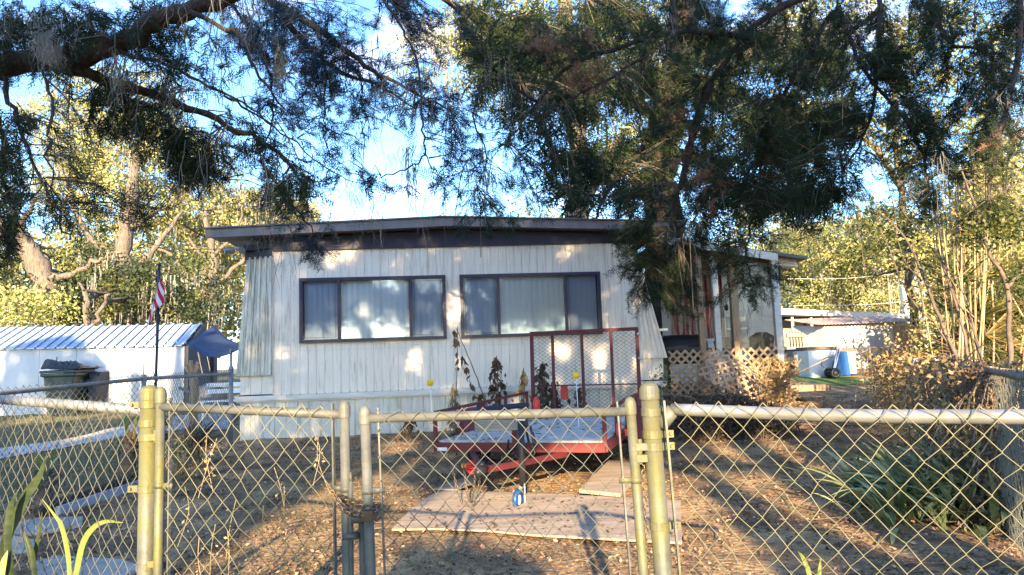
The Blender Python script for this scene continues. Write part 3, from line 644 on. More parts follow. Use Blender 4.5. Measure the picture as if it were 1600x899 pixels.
V, T = chain_link('m', None, pl0+(0, -.03, 0), pl1+(0, -.03, 0), .05, .05); npmesh('wire_mesh', V, T, mWireD, t)
q = MB(); q.tube([pl0, pl1], .0205, 14); q.build('top_rail', mGalvD, t, True)
t = thing('chain_link_fence', 'farther chain-link fence rising behind the left panel to the corner of the mobile home', 'fence', (-4.3, 8, 0), 'chain-link fence panels')
pts = [P(-40, 622, 5.8), P(0, 615, 6.3), P(225, 592, 7.9), P(361, 584, 10.8)]
for i, (a, b_) in enumerate(zip(pts[:-1], pts[1:])):
    V, T = chain_link('m', None, a, b_, float(hgt(a[1]))+.03, 0, r=.003, rise=.05, jit=.003); npmesh('wire_mesh', V, T, mWireD, t)
q = MB(); q.tube(pts, .021, 12); q.build('top_rail', mGalvD, t, True)
for p, e, r_ in ((pts[2], .03, .026), (pts[3], .10, .035)):
    q = MB(); q.tube([(p[0], p[1], 0), p+(0, 0, e)], r_, 14); q.build('post', mGalvD, t, True); q = MB(); cap_dome(q, p+(0, 0, e), r_); q.build('cap', mGalvD, t, True)
# hooked wire on the far fence
q = MB(); a = P(224, 590, 7.85); q.tube([a+(0, 0, -.1), a+(0, 0, .15), a+(.03, 0, .21), a+(.08, 0, .16), a+(.12, 0, .02), a+(.1, 0, -.03)], .006, 5); setp(q.build('wire_hook', mGalvD), 'bent wire hook sticking up above the farther left fence rail', 'hook')
# side fence along the right boundary
t = thing('chain_link_fence', 'chain-link side fence running back along the right boundary under dry vines', 'fence', (5, 8, 0), 'chain-link fence panels')
sp_ = [np.array([2.3, 2.9, 1.2]), P(1600, 590, 4.0), P(1540, 578, 5.4), P(1430, 562, 9.5), P(1385, 548, 14)]
sp_ = [sp_[1]+(sp_[1]-sp_[2])*.5]+sp_[1:]
for a, b_ in zip(sp_[:-1], sp_[1:]):
    V, T = chain_link('m', None, a, b_, float(hgt((a[1]+b_[1])/2))+.02, 0, r=.0026, jit=.004); npmesh('wire_mesh', V, T, mWireD, t)
q = MB(); q.tube(sp_, .021, 12); q.build('top_rail', mGalvC, t, True)
for i in (3, 4):
    p = sp_[i]; q = MB(); q.tube([(p[0], p[1], 0), p+(0, 0, .04)], .028, 12); q.build('post', mGalvC, t, True)
xq = P(1433, 560, 9.3)
for px_, d_ in ((1432, 9.0), (1466, 7.6)):
    p = P(px_, 560, d_); q = MB(); q.tube([(p[0]-.05, p[1], 0), p+(0, 0, .0)], .045, 12); q.build('post', mConc, t, True)

# ------------------------------------------------------------------ trailer
TA = np.array([P(672, 705, 7.35)[0], 7.4]); cF = np.array([.0, 7.2]); cB = np.array([1.02, 10.5])
tax = (cB-cF)/np.linalg.norm(cB-cF); TX = np.array([tax[1], -tax[0], 0]); TY = np.array([tax[0], tax[1], 0]); TO = np.array([cF[0], cF[1], 0]); TL = float(np.linalg.norm(cB-cF)); TW = .89
def Tr(x, y, z): return TO+TX*x+TY*y+np.array((0, 0, z))
trl = thing('utility_trailer', 'red open utility trailer with raised mesh ramp behind and a pale board deck', 'trailer', (TO[0]+.5, TO[1]+1.6, .06))
z0, z1 = .515, .87
q = MB(); q.beam(Tr(-TW, 0, z0), Tr(TW, 0, z0), .05, .09); q.beam(Tr(-TW, TL, z0), Tr(TW, TL, z0), .05, .09)
for s_ in (-1, 1): q.beam(Tr(s_*TW, 0, z0), Tr(s_*TW, TL, z0), .05, .088)
for y in (.8, 1.6, 2.4): q.beam(Tr(-TW, y, z0-.01), Tr(TW, y, z0-.01), .04, .05)
q.build('frame', mRed, trl, bevel=.004)
q = MB(); q.box(Tr(0, TL/2, z0+.045+.008), (TW*2-.06, TL-.06, .022), ax=np.array([TX, TY, (0, 0, 1.)])); q.build('deck', mDeck, trl)
for s_ in (-1, 1): q = MB(); q.beam(Tr(s_*TW, .0, z1), Tr(s_*(TW-.01), TL, z1+.02), .034, .034); q.build('side_rail', mRed, trl, bevel=.004)
for s_ in (-1, 1):
    for y in (0.0, .75, 1.5, 2.4, TL): q = MB(); q.beam(Tr(s_*TW, y, z0), Tr(s_*TW, y, z1), .038, .038, up=TX); q.build('upright', mRed, trl, bevel=.004)
q = MB(); q.beam(Tr(-.02, -.01, z0), Tr(-.02, -.01, z1-.1), .06, .045, up=TX); q.build('upright', mRed, trl, bevel=.004)
# ramp gate: frame, ribs, expanded mesh
rp = MB(); RWd = .80; rb_, rt_ = .55, 1.78
for s_ in (-1, 1): rp.beam(Tr(s_*RWd, TL+.02, rb_), Tr(s_*RWd, TL+.06, rt_), .05, .05, up=TX)
rp.beam(Tr(-RWd-.02, TL+.06, rt_), Tr(RWd+.02, TL+.06, rt_), .05, .05); rp.beam(Tr(-RWd, TL+.02, rb_), Tr(RWd, TL+.02, rb_), .05, .05)
for u in (-.47, -.02, .42): rp.beam(Tr(u, TL+.02, rb_), Tr(u, TL+.05, rt_), .045, .04, up=TX)
rp.beam(Tr(-RWd, TL+.05, .98), Tr(RWd, TL+.05, .98), .02, .02)
ramp = rp.build('ramp_frame', mat('ramp_maroon_paint', (.065, .010, .013), .55, col2=(.12, .018, .02), scale=6), trl, bevel=.004)
V = []; T = []; rp2 = MB(); nu = 40; st = 2*RWd/nu; nv = 44; sv = (rt_-rb_)/nv
for i in range(nu):
    pts = [Tr(-RWd+st*(i+((i+j) % 2)), TL+.075+.003*(j % 2), rb_+sv*j) for j in range(nv+1)]
    rp2.tube(pts, .0034, 4, False)
rp2.build('ramp_mesh', mat('ramp_mesh_steel', (.07, .05, .05), .5, .4), trl)
for z_ in (1.35, 1.7): q = MB(); q.sphere(Tr(RWd+.03, TL, z_), .026); q.build('ramp_pin', mSilver, trl, True)
# wheels and fenders
for s_ in (-1, 1):
    wc = Tr(s_*(TW+.16), 1.75, .37); q = MB(); q.torus(wc, .25, .085, TY, (0, 0, 1), 28, 10); ty = q.build('tyre', mRubber, trl, True)
    q = MB(); q.tube([wc-TX*.07, wc+TX*.07], .17, 20); q.build('rim', mWhiteP, ty, True)
    q = MB(); n = 12; vs = []
    for i in range(n+1):
        a = math.pi*(i/n); c = 1.75+.42*math.cos(a); zz = .40+.40*math.sin(a)
        vs += [Tr(s_*(TW+.03), c, zz), Tr(s_*(TW+.29), c, zz), Tr(s_*(TW+.29), c, zz-.05)]
    q.add(vs, [(3*i, 3*i+1, 3*i+4, 3*i+3) for i in range(n)]+[(3*i+1, 3*i+2, 3*i+5, 3*i+4) for i in range(n)]); fd = q.build('fender', mRed, trl, True); fd.modifiers.new('s', 'SOLIDIFY').thickness = .008
q = MB(); q.tube([Tr(-TW-.1, 1.75, .37), Tr(TW+.1, 1.75, .37)], .03, 8); q.build('axle', mBlack, trl)
q = MB(); q.box(Tr(TW+.10, .95, .56), (.10, .03, .07)); q.build('tail_light', mRedB, trl); q = MB(); q.box(Tr(TW+.02, .75, .62), (.02, .25, .12), ax=np.array([TX, TY, (0, 0, 1.)])); q.build('side_light', mRedB, trl)
# tongue, coupler, jack
for s_ in (-1, 1): q = MB(); q.beam(Tr(.50*s_, .05, .45), Tr(.04*s_, -.98, .455), .045, .055); q.build('tongue_bar', MATS['ramp_maroon_paint'], trl, bevel=.004)
q = MB(); q.tube([Tr(0, -.92, .46), Tr(0, -1.08, .465), Tr(0, -1.18, .45)], [.03, .042, .03], 10); q.box(Tr(0, -1.05, .51), (.04, .12, .03)); q.build('coupler', mBlack, trl, True)
jx, jy = None, None; jb = G(806, 797); jt = P(824, 662, float(jb[1])+.1)
jk = np.array([jb[0]+.07, jb[1]+.08, 0])
q = MB(); q.tube([(jk[0], jk[1], .25), (jk[0], jk[1], .84)], .03, 12); j1 = q.build('jack_tube', mBlack, trl, True)
q = MB(); q.box((jk[0], jk[1], .86), (.09, .07, .05)); q.build('jack_cap', mWhiteP, trl, bevel=.01)
q = MB(); q.tube([(jk[0]-.02, jk[1], .25), (jk[0]-.03, jk[1]-.04, .13)], .02, 8); q.box((jk[0]+.015, jk[1]-.06, .2), (.01, .07, .17)); q.build('jack_fork', mGalvD, trl)
wc = np.array([jk[0]-.05, jk[1]-.09, .06+.09]); wx = np.array([.93, -.36, 0]); wy = np.array([.36, .93, 0])
q = MB(); q.torus(wc, .066, .026, wy, (0, 0, 1), 24, 10); jw = q.build('jack_wheel', mBlueP, trl, True)
q = MB(); q.torus(wc, .046, .014, wy, (0, 0, 1), 24, 8); q.build('wheel_rim', mWhiteP, jw, True)
q = MB(); q.tube([(jk[0], jk[1], .8), (jk[0]+.09, jk[1], .78), (jk[0]+.11, jk[1]-.02, .64), (jk[0]+.15, jk[1]-.02, .62)], .012, 8); q.build('jack_handle', mBlack, trl, True)
# safety chains
for k, (xa, xb, sag) in enumerate(((Tr(-.12, -.9, .42), Tr(-.35, -.6, .44), .30), (Tr(-.05, -.95, .42), Tr(-.42, -.7, .42), .36))):
    q = MB(); n = 46
    for i in range(n):
        t = i/(n-1); c = xa+(xb-xa)*t-np.array((0, 0, sag*4*t*(1-t))); t2 = t+.02; c2 = xa+(xb-xa)*t2-np.array((0, 0, sag*4*t2*(1-t2)))
        d = c2-c; d /= np.linalg.norm(d); s_ = np.cross(d, (.2, 1, .1)); s_ /= np.linalg.norm(s_); u_ = np.cross(s_, d); q.torus(c, .010, .0035, d, s_ if i % 2 else u_, 8, 5, 1.7)
    q.build('safety_chain', mChain, trl, True)
q = MB(); q.box(Tr(-.80, -.04, .50), (.11, .012, .035), ax=np.array([TX, TY, (0, 0, 1.)])); q.build('reflector', mWhiteP, trl, bevel=.004)
q = MB(); q.sphere(Tr(-.76, -.03, .505), .02); q.build('marker_light', mBlueP, trl) if False else None
# things on the trailer
a = P(742, 662, 7.0); b_ = P(824, 659, 6.9)
q = MB(); q.prism([P(741, 655, 7.0), P(815, 653, 6.95), P(814, 672, 6.95), P(742, 676, 7.0)], (0, .04, 0)); setp(q.build('grey_board', mGreyWood, bevel=.003), 'short weathered grey board with furrowed grain fixed across the trailer front', 'board')
q = MB(); q.prism([P(814, 653, 6.9), P(825, 652, 6.9), P(826, 668, 6.9), P(822, 674, 6.9), P(814, 672, 6.9)], (0, .08, 0)); q.tube([P(822, 672, 6.92), P(826, 690, 6.95), P(833, 702, 6.98), P(838, 700, 7.0), P(832, 676, 6.98)], .014, 6); setp(q.build('black_strap', mBlack, bevel=.004), 'black webbing strap looped at the right end of the grey board', 'strap')
q = MB(); a = P(742, 641, 7.3); b_ = P(822, 633, 7.5); q.beam(a, b_, .10, .05); q.box(P(780, 643, 7.4), (.16, .04, .05)); setp(q.build('padded_bar', mBlueFab, bevel=.015), 'navy blue padded bar lying across the trailer front above the gate rail', 'padded bar')
q = MB()
for i in range(16):
    q.torus(P(738, 731, 6.8)+rng.normal(size=3)*.008, .045+.006*rng.normal(), .005, rdir(1)[0]*0+np.array((1, 0, 0)), np.array((0, math.sin(i*.4), math.cos(i*.4))), 16, 5)
q.build; o = setp(q.build('red_cable', mRedB, smooth=True), 'tangle of bright red cable bundled under the trailer left corner', 'cable')
q = MB(); c = P(725, 728, 6.8); q.tube([c-(.025, 0, 0), c+(.025, 0, 0)], .02, 10); setp(q.build('amber_plug', mOrange, smooth=True), 'small amber plug beside the bundled red cable', 'plug')
q = MB()
for i in range(6):
    a = P(745+i*4, 716+random.randint(-4, 6), 6.9); q.tube(smooth_path([a, a+rng.normal(size=3)*.05, a+rng.normal(size=3)*.06-(0, 0, .05), P(770+i*6, 722, 6.85)], 4), .006, 5)
for i in range(9):
    a = P(790+i*4, 702, 6.7); q.tube(smooth_path([a, a+rng.normal(size=3)*.06, a+rng.normal(size=3)*.07-(0, 0, .03), a+(.05, 0, -.08)], 4), .008, 5)
setp(q.build('loose_wiring', mBlack, smooth=True), 'loose black wiring draped over the trailer tongue', 'wiring')
# orange-red cloth on the left rear corner of the rail
q = MB(); c = P(838, 633, 10.2); q.sphere(c, .065, 12, 8, (.8, .7, 1.9)); setp(q.build('red_rag', mRedB, smooth=True), 'bright red rag bunched on the left foot of the raised ramp', 'rag')
q = MB(); c = P(882, 616, 11.3); q.box(c, (.12, .05, .17)); q.box(c+(0, 0, .11), (.11, .05, .05)); setp(q.build('seed_packet', mRedB, bevel=.01), 'small red box seen through the ramp mesh among dry stalks', 'box')
# yellow balls on rods
for px_, py_, d_, zb_, l_ in ((672, 598, 7.4, .87, 'yellow ball on a thin white rod at the left front corner of the trailer'), (900, 587, 8.2, .55, 'yellow ball on a thin rod in front of the ramp mesh')):
    c = P(px_, py_, d_); t = thing('yellow_ball_marker', l_, 'marker', (c[0], c[1], zb_), 'yellow ball guide rods')
    q = MB(); q.sphere(c, .037 if d_ < 8 else .041, 16, 12); q.build('ball', mYellow, t, True); q = MB(); q.tube([c, (c[0]+.01, c[1], zb_)], .005, 6); q.build('rod', mWhiteP, t)

# ------------------------------------------------------------------ boards on the ground
def sheet(pix, th, m_, name, label, cat, dz=.03, n=6):
    pts = [G(*p) for p in pix]; pts = [np.array([p[0], p[1], float(hgt(p[1]))+dz]) for p in pts]
    q = MB(); q.prism(pts, (0, 0, th)); return setp(q.build(name, m_, bevel=.003), label, cat)
sheet([(612, 836), (640, 806), (672, 781), (700, 772), (760, 776), (900, 781), (1064, 790), (1066, 858), (940, 851), (830, 845), (760, 838), (680, 835)], .016, mPly, 'plywood_sheet', 'large weathered sheet of plywood with rounded corner lying under the trailer jack', 'plywood')
sheet([(905, 780), (952, 731), (996, 735), (996, 760), (970, 787)], .035, mPly, 'short_plank', 'short tilted plank on the big plywood right of the trailer jack', 'plank', .055)
sheet([(676, 773), (700, 764), (735, 750), (752, 748), (744, 762), (715, 774)], .014, mPly, 'plywood_offcut', 'small curled plywood offcut behind the left edge of the big sheet', 'plywood', .045)
# left yard edging and slabs
q = MB(); a = G(90, 808); b_ = G(232, 759); a[2] = float(hgt(a[1]))+.05; b_[2] = float(hgt(b_[1]))+.05; q.beam(a, b_, .05, .09); setp(q.build('edging_board', mat('blue_grey_edging', (.36, .38, .46), .6, col2=(.28, .3, .38), scale=6), bevel=.004), 'blue-grey straight edging board on the soil left of the left gate post', 'edging')
q = MB(); a = G(60, 808); b_ = G(220, 748); q.tube(smooth_path([a+(0, 0, .04), (a+b_)/2+(0, .06, .05), b_+(0, 0, .04)], 5), [.05+.008*math.sin(i) for i in range(11)], 9); setp(q.build('fallen_log', mBark, smooth=True), 'thin dark fallen log lying behind the blue-grey edging board', 'log')
for i, (pix, l_) in enumerate((([(10, 826), (60, 814), (130, 812), (128, 824), (60, 838), (12, 840)], 'pale flat stepping stone near the left edge by the edging board'), ([(52, 884), (90, 874), (190, 880), (222, 892), (190, 908), (60, 905)], 'long pale stepping stone at the foot of the picture left of the gate post'), ([(-40, 845), (20, 842), (60, 850), (50, 866), (-30, 870)], 'stepping stone half hidden by the snake plants'))):
    o = sheet(pix, .03, mStone, 'stepping_stone', l_, 'stone', .0); o['group'] = 'stepping stones'

# ------------------------------------------------------------------ left carport shed
cA = G(-120, 656); cB_ = G(288, 637); cA[2] = .2; cB_[2] = .2; cd = (cB_-cA)[:2]; cl = np.linalg.norm(cd); CX = np.array([cd[0]/cl, cd[1]/cl, 0]); CN = np.array([CX[1], -CX[0], 0])
zE = P(287, 541, cB_[1])[2]; zEa = P(-120, 549, cA[1])[2]; bk = 2.6
zR = P(322, 508, cB_[1]+bk/2)[2]
shed = thing('carport_shed', 'long white metal carport shed with ribbed blue-grey roof beyond the left fence', 'shed', (cA[0]+4, cA[1], .4))
def S(u, n, z): return cA+CX*u+CN*n+np.array((0, 0, z-cA[2]))
q = MB(); ribs(q, cA-np.array((0, 0, cA[2])), CX, CN, 0, cl, lambda u: zEa+(zE-zEa)*u/cl, lambda u: .15, .9, .02, .01); q.build('wall', mShed, shed); q = MB(); ribs(q, cA-np.array((0, 0, cA[2]))-CN*bk, CX, -CN, 0, cl, lambda u: zE, lambda u: .15, .9, .02, .01); q.build('wall', mShed, shed)
n = int(cl/.23)
for sgn in (0, 1):
    q = MB()
    for i in range(n):
        u0 = cl*i/n-.1*0; u1 = cl*(i+1)/n; um = u1-.05
        for (a, b_, zz) in ((u0, um, 0), (um, u1, .045)):
            ea = S(a, .12 if not sgn else -bk-.12, zEa+(zE-zEa)*a/cl+zz); eb = S(b_, .12 if not sgn else -bk-.12, zEa+(zE-zEa)*b_/cl+zz)
            ra = S(a, -bk/2, zR+(zEa-zE)*(1-a/cl)+zz); rb2 = S(b_, -bk/2, zR+(zEa-zE)*(1-b_/cl)+zz)
            q.prism([ea, eb, rb2, ra], (0, 0, .02))
    q.build('roof', mBlueRoof, shed)
q = MB(); q.prism([S(cl-.02, 0, .2), S(cl-.02, -.35, .2), S(cl-.02, -.45, 1.5), S(cl-.02, -.9, zE+.25), S(cl-.02, -bk/2, zE+.42), S(cl-.02, -bk/2, zR), S(cl-.02, 0, zE)], CX*.1); q.prism([S(cl-.02, -bk+.3, .2), S(cl-.02, -bk, .2), S(cl-.02, -bk, zE), S(cl-.02, -bk/2, zR), S(cl-.02, -bk/2, zE+.42), S(cl-.02, -bk+.4, zE+.1)], CX*.1); q.build('end_tarp', mTarpD, shed)
q = MB(); 
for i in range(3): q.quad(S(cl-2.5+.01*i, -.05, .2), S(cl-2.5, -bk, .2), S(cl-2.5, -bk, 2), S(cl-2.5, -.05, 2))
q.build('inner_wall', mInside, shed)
aw = thing('tarp_awning', 'sagging blue tarp awning stretched from the shed end towards the mobile home', 'awning', (S(cl+.5, -1, 0)))
q = MB(); nu, nv = 10, 8; vs = []
for i in range(nu+1):
    for j in range(nv+1):
        s_ = i/nu; t_ = j/nv; a = P(292, 538, 16.2)*(1-t_)+P(334, 508, 17.8)*t_; b_ = P(372, 547, 15.4)*(1-t_)+P(385, 538, 17.2)*t_
        p = a*(1-s_)+b_*s_; p = p-np.array((0, 0, .22*math.sin(math.pi*s_)*(1-.4*t_))); vs.append(p)
q.add(vs, [(i*(nv+1)+j, (i+1)*(nv+1)+j, (i+1)*(nv+1)+j+1, i*(nv+1)+j+1) for i in range(nu) for j in range(nv)]); aw_o = q.build('tarp', mTarp, aw, True); aw_o.modifiers.new('s', 'SOLIDIFY').thickness = .01
q = MB(); q.tube([P(361, 545, 15.6), (P(361, 640, 15.6)[0], 15.6, .3)], .03, 8); q.build('pole', mGalvD, aw)
# mower-like covered shape inside
c = P(328, 600, 17.0); q = MB(); q.sphere((c[0], c[1], .75), .42, 16, 10, (1, .8, .75)); q.box((c[0], c[1], .5), (.9, .6, .3)); q.tube([(c[0]-.4, c[1]-.2, .9), (c[0]-.6, c[1]-.3, 1.0), (c[0]-.2, c[1]-.3, .8)], .04, 6)
setp(q.build('covered_mower', mat('grey_cover', (.10, .11, .13), .5, col2=(.2, .2, .22), scale=3), smooth=False, bevel=.03), 'grey covered machine parked in the dark mouth of the carport shed', 'mower')
bn_ = P(352, 630, 15.2); be = thing('white_bench', 'low pale slatted bench in front of the dark shed mouth', 'bench', (bn_[0], 15.2, .35))
q = MB(); 
for k in range(3): q.box((bn_[0], 15.1+.12*k, .72), (1.0, .09, .03))
q.build('seat', mWhiteP, be); q = MB()
for k in range(2): q.box((bn_[0], 15.42, .92+.14*k), (1.0, .03, .09))
q.build('backrest', mWhiteP, be)
for a in (-.42, .42): q = MB(); q.box((bn_[0]+a, 15.2, .52), (.05, .3, .38)); q.build('leg', mWhiteP, be)
# wheelie bin
bc = G(104, 647); bx, by = bc[0]+.22, bc[1]; bz = float(hgt(by)); s_ = 1.13
wb = thing('wheelie_bin', 'dark green wheeled rubbish bin standing against the white shed wall', 'bin', (bx, by-.3, bz))
q = MB(); by -= .35
def fr_(wd, dp, z, y0=0): return [(bx-wd/2, by-dp/2+y0, bz+z), (bx+wd/2, by-dp/2+y0, bz+z), (bx+wd/2, by+dp/2+y0, bz+z), (bx-wd/2, by+dp/2+y0, bz+z)]
lv = [fr_(.58, .55, 0), fr_(.72, .7, .92), fr_(.84, .78, .93), fr_(.84, .78, 1.0)]
vs = [p for l in lv for p in l]; q.add(vs, [(0, 3, 2, 1)]+[(4*i+j, 4*i+(j+1) % 4, 4*i+4+(j+1) % 4, 4*i+4+j) for i in range(3) for j in range(4)]+[(12, 13, 14, 15)]); q.build('body', mBin, wb, bevel=.02)
q = MB(); q.prism([(bx-.43, by-.41, bz+1.005), (bx+.43, by-.41, bz+1.005), (bx+.43, by+.42, bz+1.03), (bx-.43, by+.42, bz+1.03)], (0, 0, .06)); q.build('lid', mBin, wb, bevel=.02)
for a in (-.36, .36): q = MB(); q.torus((bx+a, by+.3, bz+.13), .10, .035, (0, 1, 0), (0, 0, 1), 18, 8); q.build('wheel', mBlack, wb, True)
q = MB(); q.tube([(bx-.4, by+.45, bz+.98), (bx-.4, by+.52, bz+1.0), (bx+.4, by+.52, bz+1.0), (bx+.4, by+.45, bz+.98)], .02, 6); q.build('handle', mBin, wb)
q = MB(); q.box((bx-.12, by-.32, bz+.72), (.36, .02, .08)); q.box((bx-.05, by-.31, bz+.5), (.1, .02, .1)); q.build('sticker', mBlack, wb)
q = MB(); q.prism([(bx+.45, by+.1, bz+.25), (bx+.58, by+.1, bz+.25), (bx+.62, by+.3, bz+1.0), (bx+.45, by+.1, bz+1.0)], (0, .5, 0)); setp(q.build('leaning_panel', mTarpD, bevel=.01), 'dark blue panel leaning beside the green bin', 'panel')
n = 500; u_ = rng.uniform(-1, 1, (n, 2)); nx_, ny_ = 26, 10; vs = []
for i in range(nx_+1):
    for j in range(ny_+1):
        x = -.40+1.0*i/nx_; y = -.4+.8*j/ny_; z = 1.09+max(0, .18*math.exp(-((x+.3)/.25)**2)+.10*math.exp(-((x-.1)/.4)**2)+.04*math.sin(9*x+5*y)+rng.normal()*.02)*(1 if 0 < j < ny_ and 0 < i < nx_ else .1)
        if x > .5: z = max(z, 1.12+.1*(x-.5))
        vs.append((bx+x, by+y, bz+z))
q = MB(); q.add(vs, [(i*(ny_+1)+j, (i+1)*(ny_+1)+j, (i+1)*(ny_+1)+j+1, i*(ny_+1)+j+1) for i in range(nx_) for j in range(ny_)]); q.tube([(bx-.3, by, bz+1.2), (bx-.27, by, bz+1.4)], .012, 5)
o = setp(q.build('crumpled_bag', mBag), 'crumpled black plastic heaped on the lid of the green bin', 'bag')
o.modifiers.new('s', 'SOLIDIFY').thickness = .02

# ------------------------------------------------------------------ flagpole
fp = P(246, 600, 11.0); FT = P(249, 416, 11.0); t = thing('flagpole', 'slim black flagpole with a limp striped flag rising behind the left gate post', 'flagpole', (fp[0], 11.0, .17))
q = MB(); q.tube([(fp[0]-.04, 11, .1), FT], .022, 10); q.sphere(FT+(0, 0, .02), .03, 10, 8); q.build('pole', mBlack, t, True)
# draped flag: a folded cloth hanging beside the pole, striped along its folds
mFlag = bpy.data.materials.new('flag_cloth'); mFlag.use_nodes = True; ft = mFlag.node_tree; fb = ft.nodes['Principled BSDF']; fb.inputs['Roughness'].default_value = .8
uvn = ft.nodes.new('ShaderNodeUVMap'); sxy = ft.nodes.new('ShaderNodeSeparateXYZ'); ft.links.new(uvn.outputs[0], sxy.inputs[0])
m1 = ft.nodes.new('ShaderNodeMath'); m1.operation = 'MULTIPLY'; m1.inputs[1].default_value = 6.5; ft.links.new(sxy.outputs[1], m1.inputs[0])
m2 = ft.nodes.new('ShaderNodeMath'); m2.operation = 'FRACT'; ft.links.new(m1.outputs[0], m2.inputs[0]); m3 = ft.nodes.new('ShaderNodeMath'); m3.operation = 'GREATER_THAN'; m3.inputs[1].default_value = .5; ft.links.new(m2.outputs[0], m3.inputs[0])
cm = ft.nodes.new('ShaderNodeMix'); cm.data_type = 'RGBA'; cm.inputs[6].default_value = (.5, .02, .05, 1); cm.inputs[7].default_value = (.78, .76, .78, 1); ft.links.new(m3.outputs[0], cm.inputs[0])
c1 = ft.nodes.new('ShaderNodeMath'); c1.operation = 'LESS_THAN'; c1.inputs[1].default_value = .4; ft.links.new(sxy.outputs[0], c1.inputs[0])
c2 = ft.nodes.new('ShaderNodeMath'); c2.operation = 'GREATER_THAN'; c2.inputs[1].default_value = .46; ft.links.new(sxy.outputs[1], c2.inputs[0])
c3 = ft.nodes.new('ShaderNodeMath'); c3.operation = 'MULTIPLY'; ft.links.new(c1.outputs[0], c3.inputs[0]); ft.links.new(c2.outputs[0], c3.inputs[1])
vo = ft.nodes.new('ShaderNodeTexVoronoi'); vo.inputs['Scale'].default_value = 16; vo.inputs['Randomness'].default_value = .1; ft.links.new(uvn.outputs[0], vo.inputs['Vector'])
st_ = ft.nodes.new('ShaderNodeMath'); st_.operation = 'LESS_THAN'; st_.inputs[1].default_value = .22; ft.links.new(vo.outputs['Distance'], st_.inputs[0])
cs = ft.nodes.new('ShaderNodeMix'); cs.data_type = 'RGBA'; cs.inputs[6].default_value = (.01, .02, .10, 1); cs.inputs[7].default_value = (.75, .75, .8, 1); ft.links.new(st_.outputs[0], cs.inputs[0])
ce = ft.nodes.new('ShaderNodeMix'); ce.data_type = 'RGBA'; ft.links.new(c3.outputs[0], ce.inputs[0]); ft.links.new(cm.outputs[2], ce.inputs[6]); ft.links.new(cs.outputs[2], ce.inputs[7]); ft.links.new(ce.outputs[2], fb.inputs['Base Color'])
# cloth grid: hoist along the pole (v), fly (u) hangs down in folds
nu, nv = 26, 20; vs = []; uv = []
hoist = .50
for i in range(nu+1):
    for j in range(nv+1):
        u = i/nu; v = j/nv
        top = np.array([FT[0], 11.0, FT[2]-.02-hoist*(1-v)])
        drop = u*.46; spread = u*(.24*(v-.60))*1.3
        x = spread+.030*math.sin(u*7+v*9)*u+(-.015)
        y = -.03+.045*math.sin(v*13+u*3)*u
        vs.append(top+np.array([x, y, -drop-.06*u*(1-v)])); uv.append((u, v))
q = MB(); q.add(vs, [(i*(nv+1)+j, (i+1)*(nv+1)+j, (i+1)*(nv+1)+j+1, i*(nv+1)+j+1) for i in range(nu) for j in range(nv)]); fo = q.build('flag', mFlag, t, True)
ul = fo.data.uv_layers.new(name='UVMap')
for lp in fo.data.loops: ul.data[lp.index].uv = uv[lp.vertex_index]

# ------------------------------------------------------------------ back right: sheds, white box, hand truck
def boxpx(mb, x0, x1, yt, yb, d, dep): # pixel rectangle -> upright box at distance d
    a = P(x0, yb, d); b_ = P(x1, yt, d); mb.box(((a[0]+b_[0])/2, d+dep/2, (a[2]+b_[2])/2), (abs(b_[0]-a[0]), dep, abs(b_[2]-a[2]))); return a, b_
nb = thing('neighbour_house', 'low grey-green house with a long white roof edge beyond the porch', 'house', (14, 29, .7))
q = MB(); boxpx(q, 1180, 1450, 492, 560, 29, 5); q.build('wall', mHouse2, nb)
q = MB(); q.prism([P(1175, 490, 27.5), P(1450, 499, 27.5), P(1450, 492, 27.5), P(1175, 480, 27.5)], (0, 8, .1)); q.build('roof', mTrimW, nb)
q = MB()
for x in (1242, 1272): vpost(q, x, 490, 560, 27.8, .09)
q.build('post', mTrimW, nb)
q = MB(); boxpx(q, 1262, 1268, 498, 520, 28.9, .1); boxpx(q, 1239, 1254, 498, 514, 28.9, .1); q.build('window', mat('yellow_window', (.45, .4, .15), .3), nb)
wsd = thing('white_shed', 'small white shed with a rusty pink corrugated roof behind the hand truck', 'shed', (12, 24, .68))
q = MB(); a = P(1292, 560, 24); b_ = P(1375, 507, 24); ribs(q, np.array([a[0], 24, 0]), np.array([1., 0, 0]), np.array([0, -1., 0]), 0, b_[0]-a[0]+1.5, lambda u: b_[2], lambda u: .5, .25, .02, .012)
q.prism([(a[0], 24, .5), (a[0], 24, b_[2]), (a[0]-.5, 25.5, b_[2]+.1), (a[0]-.5, 25.5, .5)], (.03, .01, 0)); q.build('wall', mShed, wsd)
q = MB(); n = 30; xa = P(1278, 506, 23.8)[0]; xb = P(1440, 506, 23.8)[0]; z_ = P(1300, 507, 23.8)[2]; zk = z_+.28; vs = []
for i in range(n*2+1):
    x = xa+(xb-xa)*i/(2*n); zz = .035*(i % 2); vs += [(x, 23.75, z_+zz), (x-.35, 25.8, zk+zz)]
q.add(vs, [(2*i, 2*i+2, 2*i+3, 2*i+1) for i in range(2*n)]); o = q.build('roof', mRust, wsd); o.modifiers.new('s', 'SOLIDIFY').thickness = .015
pf = thing('board_fence', 'sunlit tan vertical board fence right of the white shed', 'fence', (13.5, 23, .68))
for i in range(6):
    q = MB(); x0 = 1386+i*9; a = P(x0, 585, 23); b_ = P(x0+8.4, 508+i*.3, 23); q.box(((a[0]+b_[0])/2, 23+random.uniform(0, .01), (b_[2]+.5)/2), (b_[0]-a[0], .03, b_[2]-.5)); q.build('board', mTan if i else mBeige, pf)
pf2 = thing('board_fence', 'low weathered grey board fence just right of the porch', 'fence', (8.5, 25, .68))
q = MB()
